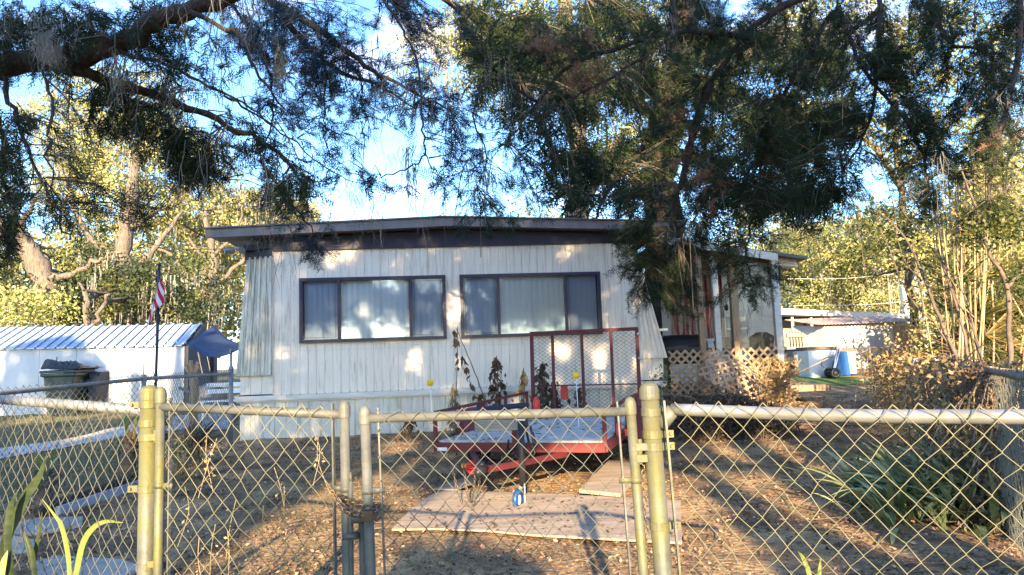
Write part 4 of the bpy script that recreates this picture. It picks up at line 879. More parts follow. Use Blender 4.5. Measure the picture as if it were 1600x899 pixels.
for i in range(7): a = P(1230+i*4.6, 548, 25); b_ = P(1234.2+i*4.6, 519, 25); q.box(((a[0]+b_[0])/2, 25, (a[2]+b_[2])/2), (b_[0]-a[0], .03, b_[2]-a[2]))
q.build('boards', mGreyWood, pf2); q = MB(); q.beam(P(1229, 524, 24.95), P(1264, 524, 24.95), .05, .12); q.beam(P(1229, 545, 24.95), P(1264, 545, 24.95), .05, .12); q.build('rail', mGreyWood, pf2)
bf = thing('chain_link_fence', 'small distant chain-link fence behind the white chest freezer', 'fence', (8.7, 22.5, .68), 'chain-link fence panels')
a = P(1222, 548, 22); b_ = P(1385, 543, 22); V, T = chain_link('m', None, a, b_, .7, .7, s=.12, r=.006); npmesh('wire_mesh', V, T, mWireD, bf); q = MB(); q.tube([a, b_], .03, 8); q.build('top_rail', mGalvC, bf, True)
for x in (1338, 1362): q = MB(); vpost(q, x, 543, 590, 22, .06); q.build('post', mGalvC, bf)
fz = G(1300, 591); fd_ = float(fz[1]); fr2 = thing('chest_freezer', 'white chest freezer with a brown lid standing on the grass beyond the porch', 'freezer', (fz[0], fd_, .56))
q = MB(); boxpx(q, 1265, 1306, 547, 591, fd_, .75); boxpx(q, 1306, 1336, 550, 588, fd_+.5, .5); q.build('cabinet', mWhiteP, fr2, bevel=.02)
q = MB(); boxpx(q, 1261, 1310, 541, 547, fd_-.03, .82); boxpx(q, 1311, 1337, 543, 550, fd_+.47, .55); q.build('lid', mat('brown_lid', (.16, .10, .08), .6), fr2, bevel=.01)
hd = fd_-.6; ht = thing('hand_truck', 'blue bodied hand truck with black wheels and pale handles leaning by the white chest freezer', 'hand truck', (P(1315, 590, hd)[0], hd, .54))
q = MB(); q.prism([P(1307, 588, hd), P(1331, 588, hd), P(1325, 550, hd), P(1314, 549, hd), P(1309, 565, hd)], (0, .35, 0)); q.build('body', mat('blue_truck_body', (.012, .10, .33), .4, col2=(.015, .14, .42), scale=3), ht, bevel=.03)
for dx in (0, 6): q = MB(); q.tube([P(1303+dx*.3, 575, hd-.05), P(1311+dx, 531, hd+.15)], .018, 6); q.build('handle', mWhiteP, ht)
for dx, dy_ in ((0, 0), (.0, .4)):
    c = P(1304, 583, hd)+np.array((0, -.06+dy_, 0)); q = MB(); q.torus(c, .10, .042, (1, 0, 0), (0, 0, 1), 20, 8); o = q.build('wheel', mBlack, ht, True); q = MB(); q.tube([c-(0, .02, 0), c+(0, .02, 0)], .05, 12); q.build('hub', mGalvC, o, True)
q = MB(); q.prism([P(1331, 588, hd), P(1352, 586, hd), P(1352, 584, hd), P(1331, 584, hd)], (0, .4, 0)); q.build('toe_plate', mBlack, ht)
q = MB(); c = P(1288, 572, fd_-.1); q.tube(smooth_path([P(1302, 558, hd), P(1290, 560, hd), P(1283, 570, hd), P(1292, 576, hd), P(1303, 574, hd)], 5), .012, 5); setp(q.build('garden_hose', mGalvC, smooth=True), 'loop of pale hose hanging against the white chest freezer', 'hose')
for k, (a, b_, l_) in enumerate(((P(240, 383, 30), P(395, 388, 16), 'dark overhead wire running to the left end of the roof'), (P(1230, 436, 30), P(1400, 428, 34), 'pale upper overhead wire in front of the yellow trees at right'), (P(1240, 478, 28), P(1450, 468, 36), 'pale lower overhead wire above the white roof edge at right'))):
    q = MB(); q.tube(smooth_path([a, (a+b_)/2-(0, 0, .1), b_], 6), .011 if k else .012, 5); o = setp(q.build('overhead_wire', mBlack if k == 0 else mTrimW), l_, 'wire'); o['group'] = 'overhead wires'
q = MB(); a = P(1418, 500, 30); q.beam(a, P(1411, 447, 30), .25, .25, up=(0, 1, 0)); setp(q.build('utility_post', mTrimW), 'pale post end standing above the rusty shed roof', 'post')

# ================================================================== VEGETATION
def path_px(pts): return [P(*p) for p in pts]
def make_limbs(t, specs, m_, name='limb'):
    """specs: list of (pixel path with distances, r0, r1)"""
    out = []
    for i, (pp, r0, r1) in enumerate(specs):
        q = MB(); s_ = limb(q, path_px(pp) if len(pp[0]) == 3 and not isinstance(pp[0], np.ndarray) else pp, r0, r1, 10 if r0 > .05 else 6, .012)
        q.build(name if i or name == 'limb' else 'trunk', m_, t, True); out += s_
    return out
def inside(blob, n):
    cx, cy, rx, ry, d0, d1 = blob[:6]
    a = rng.uniform(0, 2*math.pi, n); r = np.sqrt(rng.uniform(0, 1, n)); d = rng.uniform(d0, d1, n)
    return np.array([P(cx+rx*r[i]*math.cos(a[i]), cy+ry*r[i]*math.sin(a[i]), d[i]) for i in range(n)])
def boughs(t, skel, blobs, m_, name='crown', tmpl=SPRAY, size=.30, per=8, reach=1.1, down=.55, twig_r=.006, twigs=True, mtw=None):
    """drooping twigs from the nearest limb to each tip, with feathery sprays along them"""
    sk_ = np.array(skel); pos = []; dr = []; sc_ = []; tw = MB()
    for bl in blobs:
        tips = inside(bl, bl[6])
        for c in tips:
            dd = np.linalg.norm(sk_-c, axis=1)+.6*np.maximum(0, c[2]-sk_[:, 2]); s_ = sk_[np.argmin(dd)]; v = c-s_; l = np.linalg.norm(v)
            if l < .15: v = rdir(1)[0]*.3; l = .3
            L_ = min(l, reach*rng.uniform(.6, 1.2)); a = c-v/l*L_; a = a+np.array((0, 0, .12*L_))
            b_ = c-np.array((0, 0, .10*L_)); mid = (a+c)/2+np.array((0, 0, .05*L_))+rng.normal(size=3)*.03
            if twigs: tw.tube([a, mid, b_], [twig_r, twig_r*.7, twig_r*.35], 4, False)
            k = max(3, int(per*L_/reach))
            for i in range(k):
                f = .25+.75*(i+rng.uniform())/k; p = a*(1-f)**2+2*mid*f*(1-f)+b_*f*f
                d = v/l*.8+rng.normal(size=3)*.55; d[2] -= down*rng.uniform(.3, 1.5); pos.append(p); dr.append(d); sc_.append(size*rng.uniform(.55, 1.15))
    pos = np.array(pos); rot = frames(np.array(dr)); V, T = inst(tmpl[0], tmpl[1], pos, rot, np.array(sc_)); o = npmesh(name, V, T, m_, t)
    if twigs: tw.build('twigs' if name == 'crown' else name+'_twigs', mtw or mTwig, t)
    return o
def leafcloud(t, blobs, m_, name='crown', size=.14, clump=.45, per=14, lf=LEAFQ, flat=.4):
    """blobs: (cx,cy,rx,ry,d0,d1,nclumps) -> clumps of leaf-sized faces"""
    pos = []
    for bl in blobs:
        c = inside(bl, bl[6]); k = per; cc = np.repeat(c, k, 0)+rng.normal(size=(len(c)*k, 3))*clump*np.repeat(rng.uniform(.4, 1.2, len(c)), k)[:, None]*np.array((1, 1, .6)); pos.append(cc)
    pos = np.concatenate(pos); d = rdir(len(pos), .25); V, T = inst(lf[0], lf[1], pos, frames(d), size*rng.uniform(.5, 1.3, len(pos))); return npmesh(name, V, T, m_, t)
def strands(tips, lens, m_, name, parent=None, wd=.006, per=14, spread=.05):
    """hanging moss: bundles of wavy threads"""
    V = []; T = []; k = 0; seg = 5
    for c, l in zip(tips, lens):
        for i in range(per):
            o_ = c+rng.normal(size=3)*spread*np.array((1, 1, .6)); ll = l*rng.uniform(.35, 1.05); ph = rng.uniform(0, 6, 2); am = rng.uniform(.01, .035); dx = rng.normal()*.06
            a = rng.uniform(0, math.pi); s_ = np.array((math.cos(a), math.sin(a)*.5, 0))*wd
            for j in range(seg+1):
                f = j/seg; p = o_+np.array((math.sin(f*7+ph[0])*am+dx*f*ll*.0, math.cos(f*6+ph[1])*am, -ll*f)); w_ = s_*(1-.7*f)
                V += [p-w_, p+w_]
                if j: T.append((k+2*j-2, k+2*j-1, k+2*j+1, k+2*j))
            k += 2*(seg+1)
            # side threads
            for j in range(4):
                f = rng.uniform(.05, .9); p = o_-np.array((0, 0, ll*f)); e = p+np.array((rng.normal()*.05, rng.normal()*.05, -.04-.05*rng.uniform())); V += [p-s_*.6, p+s_*.6, e, e+s_*.3]; T.append((k, k+1, k+3, k+2)); k += 4
    return npmesh(name, np.array(V), np.array(T), m_, parent)

# ---- big cedar whose trunk is out of the picture at left; its limbs cross the top
def trunk_tree(name, label, x, y, cat='tree', group=None): return thing(name, label, cat, (x, y, float(hgt(y))), group)
t = trunk_tree('cedar_tree', 'dark cedar at upper left with a thick bare red-brown limb crossing the corner', -6.2, 5.2)
q = MB(); sA = limb(q, [np.array((-6.2, 5.2, -.1)), np.array((-6.1, 5.2, 1.6)), np.array((-5.7, 5.1, 3.2)), P(-60, 122, 5.0), P(20, 100, 5.0), P(110, 90, 5.0), P(200, 62, 4.9), P(260, 28, 4.8), P(350, -4, 4.7), P(430, -40, 4.6)], .115, .05, 14, .01); q.build('trunk', mBark, t, True)
skA = list(sA)+make_limbs(t, [
    ([(90, 102, 5.0), (170, 128, 5.1), (260, 156, 5.2), (340, 190, 5.3), (420, 230, 5.4), (480, 290, 5.5)], .045, .012),
    ([(130, 100, 5.0), (190, 150, 5.3), (250, 175, 5.5), (300, 230, 5.7), (345, 290, 5.8)], .025, .006),
    ([(180, 75, 4.9), (280, 110, 4.8), (360, 150, 4.7), (430, 200, 4.6)], .016, .005),
    ([(5, 110, 5), (20, 170, 4.9), (40, 230, 4.8), (90, 330, 4.8), (110, 375, 4.8)], .02, .005),
    ([(60, 100, 5), (80, 160, 4.6), (75, 240, 4.5), (85, 310, 4.5)], .014, .004),
    ([(-40, 120, 5), (0, 200, 5.4), (10, 280, 5.4), (25, 340, 5.4)], .03, .006),
    ([(300, 20, 4.7), (380, 60, 4.6), (400, 110, 4.6), (445, 170, 4.6)], .02, .005),
], mBark)
boughs(t, skA, [(70, 50, 140, 55, 4.4, 6.5, 70), (15, 320, 36, 90, 4.6, 5.8, 28), (25, 225, 30, 60, 4.6, 5.6, 14), (175, 155, 60, 40, 4.8, 6, 26), (235, 195, 50, 45, 5, 6.2, 30), (290, 245, 45, 40, 5.2, 6.2, 30), (325, 275, 32, 28, 5.2, 6.2, 22),
               (225, 325, 30, 22, 5.0, 5.6, 9), (105, 330, 25, 25, 4.7, 5.2, 8), (380, 215, 60, 35, 5, 6, 22), (455, 285, 48, 34, 5, 6, 26), (300, 90, 90, 50, 4.6, 6, 26), (240, 40, 70, 45, 4.6, 5.6, 22), (10, 395, 25, 20, 5, 6, 5), (130, 210, 45, 50, 4.8, 5.8, 10)], mCedar, size=.24)
# ---- cedar limbs crossing the top centre (crown of a second tree standing out of the picture above left of centre)
t = trunk_tree('cedar_tree', 'flare-tinted blue-green cedar branches sweeping down over the sky above the left windows', -8.4, 8.6)
q = MB(); sB = limb(q, [np.array((-8.4, 8.6, 0)), np.array((-8.1, 8.6, 3)), np.array((-7.2, 8.4, 6.0)), np.array((-5.4, 7.9, 6.8)), P(330, -60, 7.4), P(430, 5, 7.2), P(500, 48, 7.0), P(560, 95, 6.9), P(620, 130, 6.8), P(700, 172, 6.7)], .085, .008, 12, .012); q.build('trunk', mBark, t, True)
skB = list(sB)+make_limbs(t, [
    ([(420, -5, 7.2), (470, 60, 7.3), (520, 105, 7.4), (590, 135, 7.4), (650, 170, 7.4)], .04, .008),
    ([(330, -50, 7.4), (380, 30, 7.3), (420, 110, 7.2), (425, 180, 7.2), (410, 250, 7.2)], .022, .006),
    ([(590, -20, 6.6), (620, 35, 6.5), (650, 95, 6.4), (660, 190, 6.3), (662, 240, 6.3), (640, 262, 6.3), (595, 278, 6.3)], .013, .006),
    ([(662, 240, 6.3), (680, 270, 6.3), (700, 295, 6.3)], .007, .003),
    ([(500, 48, 7.0), (510, 120, 6.9), (505, 190, 6.9), (515, 250, 6.9)], .012, .004),
    ([(350, 150, 7.6), (400, 180, 7.6), (450, 215, 7.6), (520, 270, 7.6), (570, 290, 7.6)], .015, .004),
    ([(405, 250, 7.2), (450, 310, 7.4), (480, 350, 7.6), (495, 378, 7.7)], .014, .004),
    ([(560, 95, 6.9), (570, 170, 6.8), (568, 250, 6.8), (571, 318, 6.8)], .006, .003)], mBark)
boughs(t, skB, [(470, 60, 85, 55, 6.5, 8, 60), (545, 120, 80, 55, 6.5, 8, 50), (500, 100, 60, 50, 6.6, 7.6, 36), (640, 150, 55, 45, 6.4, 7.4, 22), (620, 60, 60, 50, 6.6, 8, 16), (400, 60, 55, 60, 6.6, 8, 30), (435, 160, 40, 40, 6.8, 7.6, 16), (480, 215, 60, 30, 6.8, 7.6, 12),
               (545, 270, 45, 22, 6.6, 7.4, 9), (695, 275, 32, 28, 6.1, 6.6, 6), (600, 282, 30, 14, 6.2, 6.5, 4), (492, 384, 26, 20, 7.4, 7.9, 10), (450, 320, 50, 34, 7, 7.8, 22), (360, 20, 60, 40, 6.6, 7.8, 18), (590, 190, 60, 40, 6.6, 7.6, 10), (500, 160, 40, 34, 6.6, 7.6, 12), (680, 80, 50, 60, 6.6, 7.6, 20), (700, 190, 45, 50, 6.4, 7.2, 20), (660, 30, 50, 30, 6.6, 7.6, 12), (725, 250, 30, 30, 6.3, 7, 8)], mCedarFlare, size=.24)
# ---- large cedar right of centre: trunk behind the roof line
t = trunk_tree('cedar_tree', 'huge dark cedar with a leaning black trunk towering behind the right half of the roof', 5.0, 22)
tb = P(1042, 560, 21.5)
q = MB(); sC = limb(q, [(tb[0], 21.5, .5), P(1040, 380, 21.5), P(1030, 280, 21), P(1042, 180, 20.5), P(1065, 60, 20), P(1072, -60, 19.5), P(1060, -200, 19)], .66, .34, 14, .03); q.build('trunk', mBarkK, t, True)
skC = list(sC)+make_limbs(t, [
    ([(1050, 240, 20.8), (1090, 250, 19), (1140, 290, 17), (1200, 320, 15.5), (1260, 330, 14.5)], .20, .04),
    ([(1040, 200, 20.6), (980, 150, 19), (900, 110, 17), (820, 70, 15), (745, 30, 13.5), (690, -5, 12.5)], .20, .05),
    ([(1045, 190, 20.5), (1000, 240, 18), (950, 300, 15), (930, 345, 13)], .10, .02),
    ([(1060, 100, 20), (1120, 60, 18), (1200, 60, 16), (1290, 70, 14), (1370, 20, 12)], .16, .04),
    ([(1060, 120, 20), (1130, 140, 18), (1220, 180, 16), (1300, 190, 14)], .12, .03),
    ([(1050, 60, 20), (980, 20, 18), (900, -10, 16)], .14, .04),
    ([(745, 30, 13.5), (790, 90, 13), (830, 160, 12.6), (870, 260, 12.4)], .05, .012)], mBarkK)
boughs(t, skC, [(850, 120, 100, 110, 13, 18, 150), (960, 100, 90, 110, 15, 20, 150), (1100, 130, 50, 130, 17, 20.5, 80), (1000, 130, 40, 120, 17, 20.5, 50), (1085, 310, 40, 60, 15, 20, 40), (975, 300, 35, 60, 15, 20, 40), (900, 270, 60, 60, 13, 17, 55), (1150, 150, 90, 110, 14, 19, 140), (1180, 270, 80, 60, 13.5, 17, 80), (1260, 250, 70, 90, 13, 16, 60), (1280, 120, 70, 90, 13, 16, 80), (790, 60, 80, 60, 12, 15, 70)],
      mCedar, tmpl=SPRAYF, size=.62, per=7, reach=2.0, twig_r=.014)
# ---- nearer cedar out of the picture at right, boughs hanging in front of the roof end
t = trunk_tree('cedar_tree', 'near dark cedar whose drooping boughs hang before the right end of the roof', 8.2, 7.6)
q = MB(); sD = limb(q, [np.array((8.2, 7.6, 0)), np.array((8.1, 7.7, 3)), np.array((7.6, 8.0, 5.6)), P(1560, -60, 8.3), P(1440, -50, 8.6), P(1300, -20, 9), P(1180, 40, 9.4), P(1110, 130, 9.7)], .13, .03, 14, .012); q.build('trunk', mBark, t, True)
skD = list(sD)+make_limbs(t, [
    ([(1180, 60, 9.4), (1060, 50, 9.6), (900, 100, 9.6), (840, 160, 9.6), (790, 230, 9.6)], .05, .01),
    ([(1110, 130, 9.7), (1080, 220, 9.8), (1060, 300, 9.9), (1040, 380, 10), (1010, 430, 10)], .07, .012),
    ([(1375, -30, 8.7), (1372, 60, 8.7), (1368, 150, 8.7), (1340, 230, 8.8), (1300, 290, 8.9)], .035, .008),
    ([(1070, 240, 9.8), (1115, 270, 9.6), (1106, 300, 9.6), (1080, 350, 9.6), (1060, 390, 9.7)], .022, .007),
    ([(1440, -40, 8.6), (1480, 60, 8.2), (1550, 90, 8), (1555, 180, 7.9)], .03, .008),
    ([(1300, 20, 9), (1240, 120, 9.2), (1200, 220, 9.4), (1180, 320, 9.5), (1165, 400, 9.6), (1180, 450, 9.6)], .035, .008),
    ([(1590, -60, 8), (1590, 80, 7.6), (1560, 220, 7.2), (1540, 330, 7.0)], .04, .01),
    ([(1060, 50, 9.6), (960, 120, 9.4), (880, 160, 9.3), (800, 190, 9.3)], .03, .006),
    ([(840, 160, 9.6), (770, 120, 9.2), (740, 180, 9), (760, 240, 9), (745, 300, 9)], .02, .005),
    ([(1310, 10, 9), (1350, 110, 8.8), (1430, 210, 8.4), (1450, 300, 8.2)], .03, .008)], mBark)
boughs(t, skD, [(1110, 130, 40, 120, 9, 10.5, 60), (1020, 120, 30, 100, 9, 10.5, 24), (1085, 340, 40, 60, 9.6, 10.4, 36), (1015, 420, 52, 60, 9.7, 10.3, 75), (1070, 455, 42, 38, 9.6, 10.3, 40), (1085, 400, 40, 40, 9.6, 10.3, 34), (975, 380, 26, 30, 9.8, 10.3, 14),
               (1130, 60, 90, 70, 8.8, 10.4, 55), (1200, 130, 80, 90, 8.6, 10, 70), (1180, 260, 80, 75, 9, 10, 62), (1170, 365, 50, 42, 9.3, 10, 30), (1168, 430, 18, 26, 9.4, 9.8, 8), (1225, 428, 18, 20, 9.2, 9.7, 8), (1185, 465, 16, 22, 9.4, 9.8, 6), (1145, 405, 26, 18, 9.4, 9.9, 8),
               (1320, 100, 80, 100, 8.3, 9.4, 90), (1290, 250, 80, 60, 8.4, 9.4, 55), (1310, 310, 60, 30, 8.4, 9.2, 24), (1420, 60, 70, 70, 7.8, 9.2, 50), (1430, 190, 70, 70, 7.8, 9, 55), (1460, 260, 50, 40, 7.8, 8.6, 20), (1565, 90, 45, 100, 7, 8.4, 45), (1560, 230, 45, 60, 6.8, 7.8, 24), (1545, 345, 52, 36, 6.8, 7.4, 26), (1490, 30, 70, 40, 7.4, 8.8, 24),
               (860, 170, 70, 70, 9, 10, 36), (770, 190, 50, 60, 8.8, 9.8, 26), (760, 290, 50, 40, 8.8, 9.4, 14), (740, 345, 40, 22, 8.8, 9.4, 9), (940, 60, 80, 60, 9, 10, 40), (830, 60, 80, 60, 9, 10, 34), (1000, 180, 50, 60, 9, 10, 36), (720, 30, 50, 40, 8.8, 9.6, 12), (800, 345, 30, 24, 9, 9.4, 6), (1240, 40, 130, 50, 9, 10, 60), (1380, 150, 120, 110, 8.6, 9.6, 70), (1500, 130, 110, 110, 8, 9.2, 60), (1250, 330, 80, 40, 9, 9.8, 26), (1570, 30, 60, 60, 7.5, 8.6, 30), (975, 320, 30, 60, 9.4, 10, 18), (880, 300, 60, 50, 9.2, 10, 20), (1070, 15, 60, 50, 9.5, 10.5, 50), (1420, 300, 60, 50, 8.2, 9.2, 26), (1500, 220, 60, 60, 8, 9, 26)], mCedar, size=.27)
boughs(t, skD, [(915, 110, 30, 40, 9.2, 9.8, 16), (840, 50, 26, 14, 9, 9.6, 7), (900, 55, 30, 16, 9, 9.6, 6), (1100, 290, 24, 40, 9.4, 9.8, 8), (1060, 210, 26, 40, 9.4, 9.8, 6), (1560, 205, 22, 20, 7, 7.6, 4)], mDead, name='dead_foliage', size=.27, twigs=False)
# bare hanging twigs
q = MB()
for i in range(70):
    s_ = skD[random.randrange(len(skD))] if i % 2 else skC[random.randrange(len(skC))]
    if s_[1] > 16 or s_[2] < 3: continue
    l = random.uniform(.5, 1.6); a = random.uniform(0, 6.28); q.tube(smooth_path([s_, s_+np.array((math.cos(a)*.3*l, math.sin(a)*.2, -.2*l)), s_+np.array((math.cos(a)*.45*l, math.sin(a)*.3, -.9*l))], 4), .006, 4, False)
q.build('bare_twigs', mTwig, t)

# ---- moss
def moss(blob_list, label, group='Spanish moss tufts', per=16, wd=.006, spread=.05):
    tips = []; ls = []
    for (x, y, d, l) in blob_list: tips.append(P(x, y, d)); ls.append(l)
    o = strands(tips, ls, mMossL if per == 40 else mMoss, 'spanish_moss', None, wd, per, spread); setp(o, label, 'moss', group); return o
moss([(72, 34, 4.85, .22), (80, 36, 4.85, .35), (76, 50, 4.85, .28), (66, 50, 4.85, .2), (84, 60, 4.85, .2)], 'pale grey tuft of moss hanging over the thick limb at upper left', per=40, wd=.004, spread=.045)
moss([(437, 75, 6.9, .48), (437, 90, 6.9, .40)], 'dark narrow streamer of moss hanging against the blue sky gap left of centre', per=26, spread=.025)
moss([(641, 230, 6.4, .62), (645, 262, 6.4, .4)], 'long thin streamer of moss dangling over the ridge of the roof', per=12, spread=.03)
moss([(755, 240, 9.1, .7), (748, 270, 9.1, .5), (765, 262, 9.1, .5)], 'moss streamers right of the sky gap above the roof', per=12, spread=.05)
moss([(185, 95, 5, .3), (190, 105, 5, .35)], 'small moss wisp under the thick limb beside the flagless gap', per=14, spread=.04)['label'] = 'small moss wisp under the thick limb, right of the pale tuft'
moss([(270, 135, 5.2, .3), (265, 150, 5.2, .25)], 'moss wisp on the second thin limb at upper left', per=14)

tips = [s_+rng.normal(size=3)*.25 for s_ in (list(skA)+list(skB)+list(skD)) if 0 < proj(s_[None])[0, 0] < 1600 and s_[2] > 2.2 and random.random() < .28]
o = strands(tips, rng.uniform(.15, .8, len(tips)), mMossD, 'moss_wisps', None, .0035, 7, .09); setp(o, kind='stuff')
# ---- background oaks (sunlit)
def oak(label, trunks, blobs, mats, x, y, size=.15, per=100, clump=.46, name='oak_tree', cat='tree', group='sunlit trees behind the yard', mossn=0):
    t = thing(name, label, cat, (x, y, .68), group); sk_ = []
    for i, (pp, r0, r1) in enumerate(trunks):
        q = MB(); sk_ += limb(q, path_px(pp), r0, r1, 10, .05); q.build('trunk' if i == 0 else 'limb', mBarkOak, t, True)
    # boughs reaching from the trunk into the crown
    q = MB(); sa = np.array(sk_)
    for bl in blobs:
        for c in inside(bl, max(1, bl[6]//34)):
            s_ = sa[np.argmin(np.linalg.norm(sa-c, axis=1))]; q.tube(smooth_path([s_, (s_+c)/2+rng.normal(size=3)*.4, c], 4), [.06*(1-i/9) for i in range(9)], 5, False)
    q.build('boughs', mBarkOak, t, True)
    k = len(mats)
    for i, m_ in enumerate(mats):
        bl2 = [b_[:6]+(max(1, int((.62 if k < 4 else .75)*b_[6]/k)),) for b_ in blobs]; leafcloud(t, bl2, m_, 'crown', size, clump, per)
    if mossn:
        tips = []
        for bl in blobs: tips += list(inside(bl, max(1, int(mossn*bl[6]/sum(b[6] for b in blobs)))))
        strands(tips, rng.uniform(.6, 2.4, len(tips)), mMoss, 'moss', t, .03, 7, .18)
    return t
oak('tall yellow-green oak with mossy crown and pale trunk behind the white carport shed', [([(196, 560, 30.5), (197, 470, 30.5), (192, 400, 30.5), (205, 330, 31), (215, 240, 32)], .52, .2), ([(194, 440, 30.5), (240, 390, 30.5), (285, 330, 31)], .2, .06), ([(192, 410, 30.5), (140, 370, 30.5), (105, 300, 31)], .2, .06), ([(198, 360, 30.6), (250, 330, 30.6), (290, 300, 31)], .12, .04)],
    [(200, 235, 110, 60, 31, 38, 210), (120, 285, 70, 55, 31, 38, 120), (235, 320, 70, 40, 31.5, 37, 110), (150, 360, 50, 30, 32, 37, 40), (90, 190, 70, 45, 32, 40, 60), (170, 150, 120, 45, 33, 40, 90), (320, 250, 50, 40, 33, 38, 40)], [mOakY, mOakY, mOakT, mOakY, mOakD], -17, 31, mossn=90)
oak('dark leaning oak at the left edge behind the shed', [([(92, 560, 26), (76, 470, 26), (55, 405, 26), (25, 370, 26), (-30, 335, 26)], .48, .3), ([(66, 430, 26), (100, 432, 26), (140, 415, 26), (165, 405, 26)], .16, .05), ([(25, 375, 26), (40, 340, 26), (60, 305, 26)], .15, .05)],
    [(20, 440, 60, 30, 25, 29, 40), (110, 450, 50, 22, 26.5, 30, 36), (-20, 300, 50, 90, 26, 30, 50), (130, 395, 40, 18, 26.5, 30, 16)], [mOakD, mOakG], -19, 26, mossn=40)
oak('pale tangled oak between the flag and the mobile home', [([(334, 560, 32), (328, 470, 32), (335, 400, 32), (320, 330, 32)], .3, .1), ([(330, 450, 32), (372, 415, 32), (405, 375, 32), (430, 350, 32)], .12, .04), ([(330, 470, 32), (290, 425, 32), (262, 395, 32), (232, 385, 32)], .12, .04), ([(332, 420, 32), (300, 380, 32), (280, 350, 32)], .09, .03), ([(334, 400, 32), (370, 360, 32), (380, 320, 32)], .09, .03)],
    [(330, 330, 80, 45, 33, 38, 100), (400, 335, 60, 45, 33, 40, 100), (440, 375, 60, 50, 34, 40, 80), (300, 400, 60, 40, 33, 38, 40), (470, 335, 34, 28, 34, 40, 36), (355, 430, 50, 50, 33, 38, 60)], [mOakY, mOakT, mOakY, mOakT, mOakD], -14, 32, mossn=140)
oak('twin-stemmed pale oak with dark shade-toned leaves behind the shed roof', [([(138, 560, 24), (137, 500, 24), (132, 455, 24)], .14, .08), ([(140, 520, 24), (160, 485, 24), (172, 460, 24)], .09, .05)],
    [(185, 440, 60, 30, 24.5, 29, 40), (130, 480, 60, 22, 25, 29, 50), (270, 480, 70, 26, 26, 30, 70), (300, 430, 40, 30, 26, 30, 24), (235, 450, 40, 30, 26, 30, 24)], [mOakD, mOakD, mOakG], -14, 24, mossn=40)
t = thing('low_bush', 'rounded yellow-green bush above the left end of the shed roof', 'bush', (-16, 24, .6)); q = MB(); b0 = P(40, 560, 24)
for i in range(6): q.tube([b0+(i*.3-.8, 0, -.5), P(10+i*16, 470+random.randint(-10, 20), 24)], .04, 5)
q.build('stems', mBarkOak, t); leafcloud(t, [(40, 490, 70, 40, 23, 26, 150), (85, 480, 30, 24, 23, 25, 40), (0, 480, 40, 30, 23, 26, 50)], mOakY, 'crown', .13, .32, 14)
oak('tall oak with forked trunk rising directly behind the roof right of its ridge', [([(908, 520, 27), (906, 400, 27), (900, 320, 27), (906, 240, 27), (890, 120, 27), (880, -20, 27)], .52, .3), ([(905, 330, 27), (935, 280, 27), (960, 230, 27), (985, 200, 27)], .22, .08), ([(900, 200, 27), (850, 120, 27), (800, 60, 27)], .2, .08)],
    [(760, 40, 100, 60, 26, 32, 60), (700, 80, 70, 60, 27, 34, 50), (900, 60, 100, 80, 26, 32, 60), (960, 200, 50, 60, 26, 30, 30), (1000, 60, 80, 80, 26, 32, 50), (850, 330, 50, 20, 27, 32, 12), (780, 130, 60, 60, 27, 33, 30)], [mOakY, mOakG], 3, 27, mossn=80)
oak('bright yellow oak behind the neighbour house at right', [([(1340, 560, 38), (1335, 480, 38), (1350, 400, 38), (1340, 330, 38)], .35, .12), ([(1340, 450, 38), (1290, 400, 38), (1260, 350, 38)], .15, .05)],
    [(1290, 400, 90, 60, 35, 42, 240), (1370, 400, 60, 60, 35, 41, 140), (1250, 440, 60, 50, 35, 40, 120), (1330, 460, 100, 30, 35, 40, 110), (1200, 360, 60, 50, 36, 42, 80)], [mOakY, mOakY, mOakT, mOakY, mOakD], 19, 38, mossn=60)
oak('green-leaved tree in the middle distance at right with sky showing through', [([(1450, 600, 24), (1420, 450, 24), (1410, 300, 24), (1400, 160, 24), (1405, 40, 24)], .15, .07), ([(1412, 300, 24), (1340, 200, 24), (1290, 120, 24)], .12, .04), ([(1412, 260, 24), (1500, 180, 24), (1560, 100, 24)], .12, .04)],
    [(1400, 370, 60, 50, 22, 27, 60), (1330, 60, 130, 90, 22, 28, 110), (1500, 60, 110, 80, 22, 28, 70), (1240, 200, 60, 70, 23, 28, 40), (1400, 200, 80, 60, 22, 27, 50), (1560, 220, 60, 80, 22, 27, 60)], [mOakG, mOakG, mOakY], 14, 24, size=.15)
oak('golden leafy thicket tree behind the canes at far right', [([(1590, 640, 20), (1585, 480, 20), (1575, 330, 20)], .2, .08), ([(1580, 400, 20), (1540, 330, 20), (1500, 290, 20)], .08, .03)],
    [(1560, 300, 60, 60, 18, 22, 90), (1500, 380, 80, 60, 18, 23, 90), (1580, 440, 50, 60, 18, 22, 80), (1500, 470, 50, 50, 19, 24, 60), (1540, 540, 90, 50, 17, 21, 100)], [mOakT, mOakY], 14, 20, size=.14)
mOakF = mat('far_leaf', (.16, .17, .045), .6, col2=(.42, .38, .14), scale=.25, island=.5, transl=.25)
# far woodland that reads as one mass behind them
fm = leafcloud(None, [(60, 470, 200, 100, 48, 60, 700), (330, 430, 240, 90, 48, 60, 800), (800, 480, 300, 60, 50, 60, 150), (1350, 440, 320, 90, 48, 60, 900), (1600, 380, 120, 120, 48, 60, 300)], mOakF, 'far_woodland', .38, 1.1, 30); setp(fm, kind='stuff')

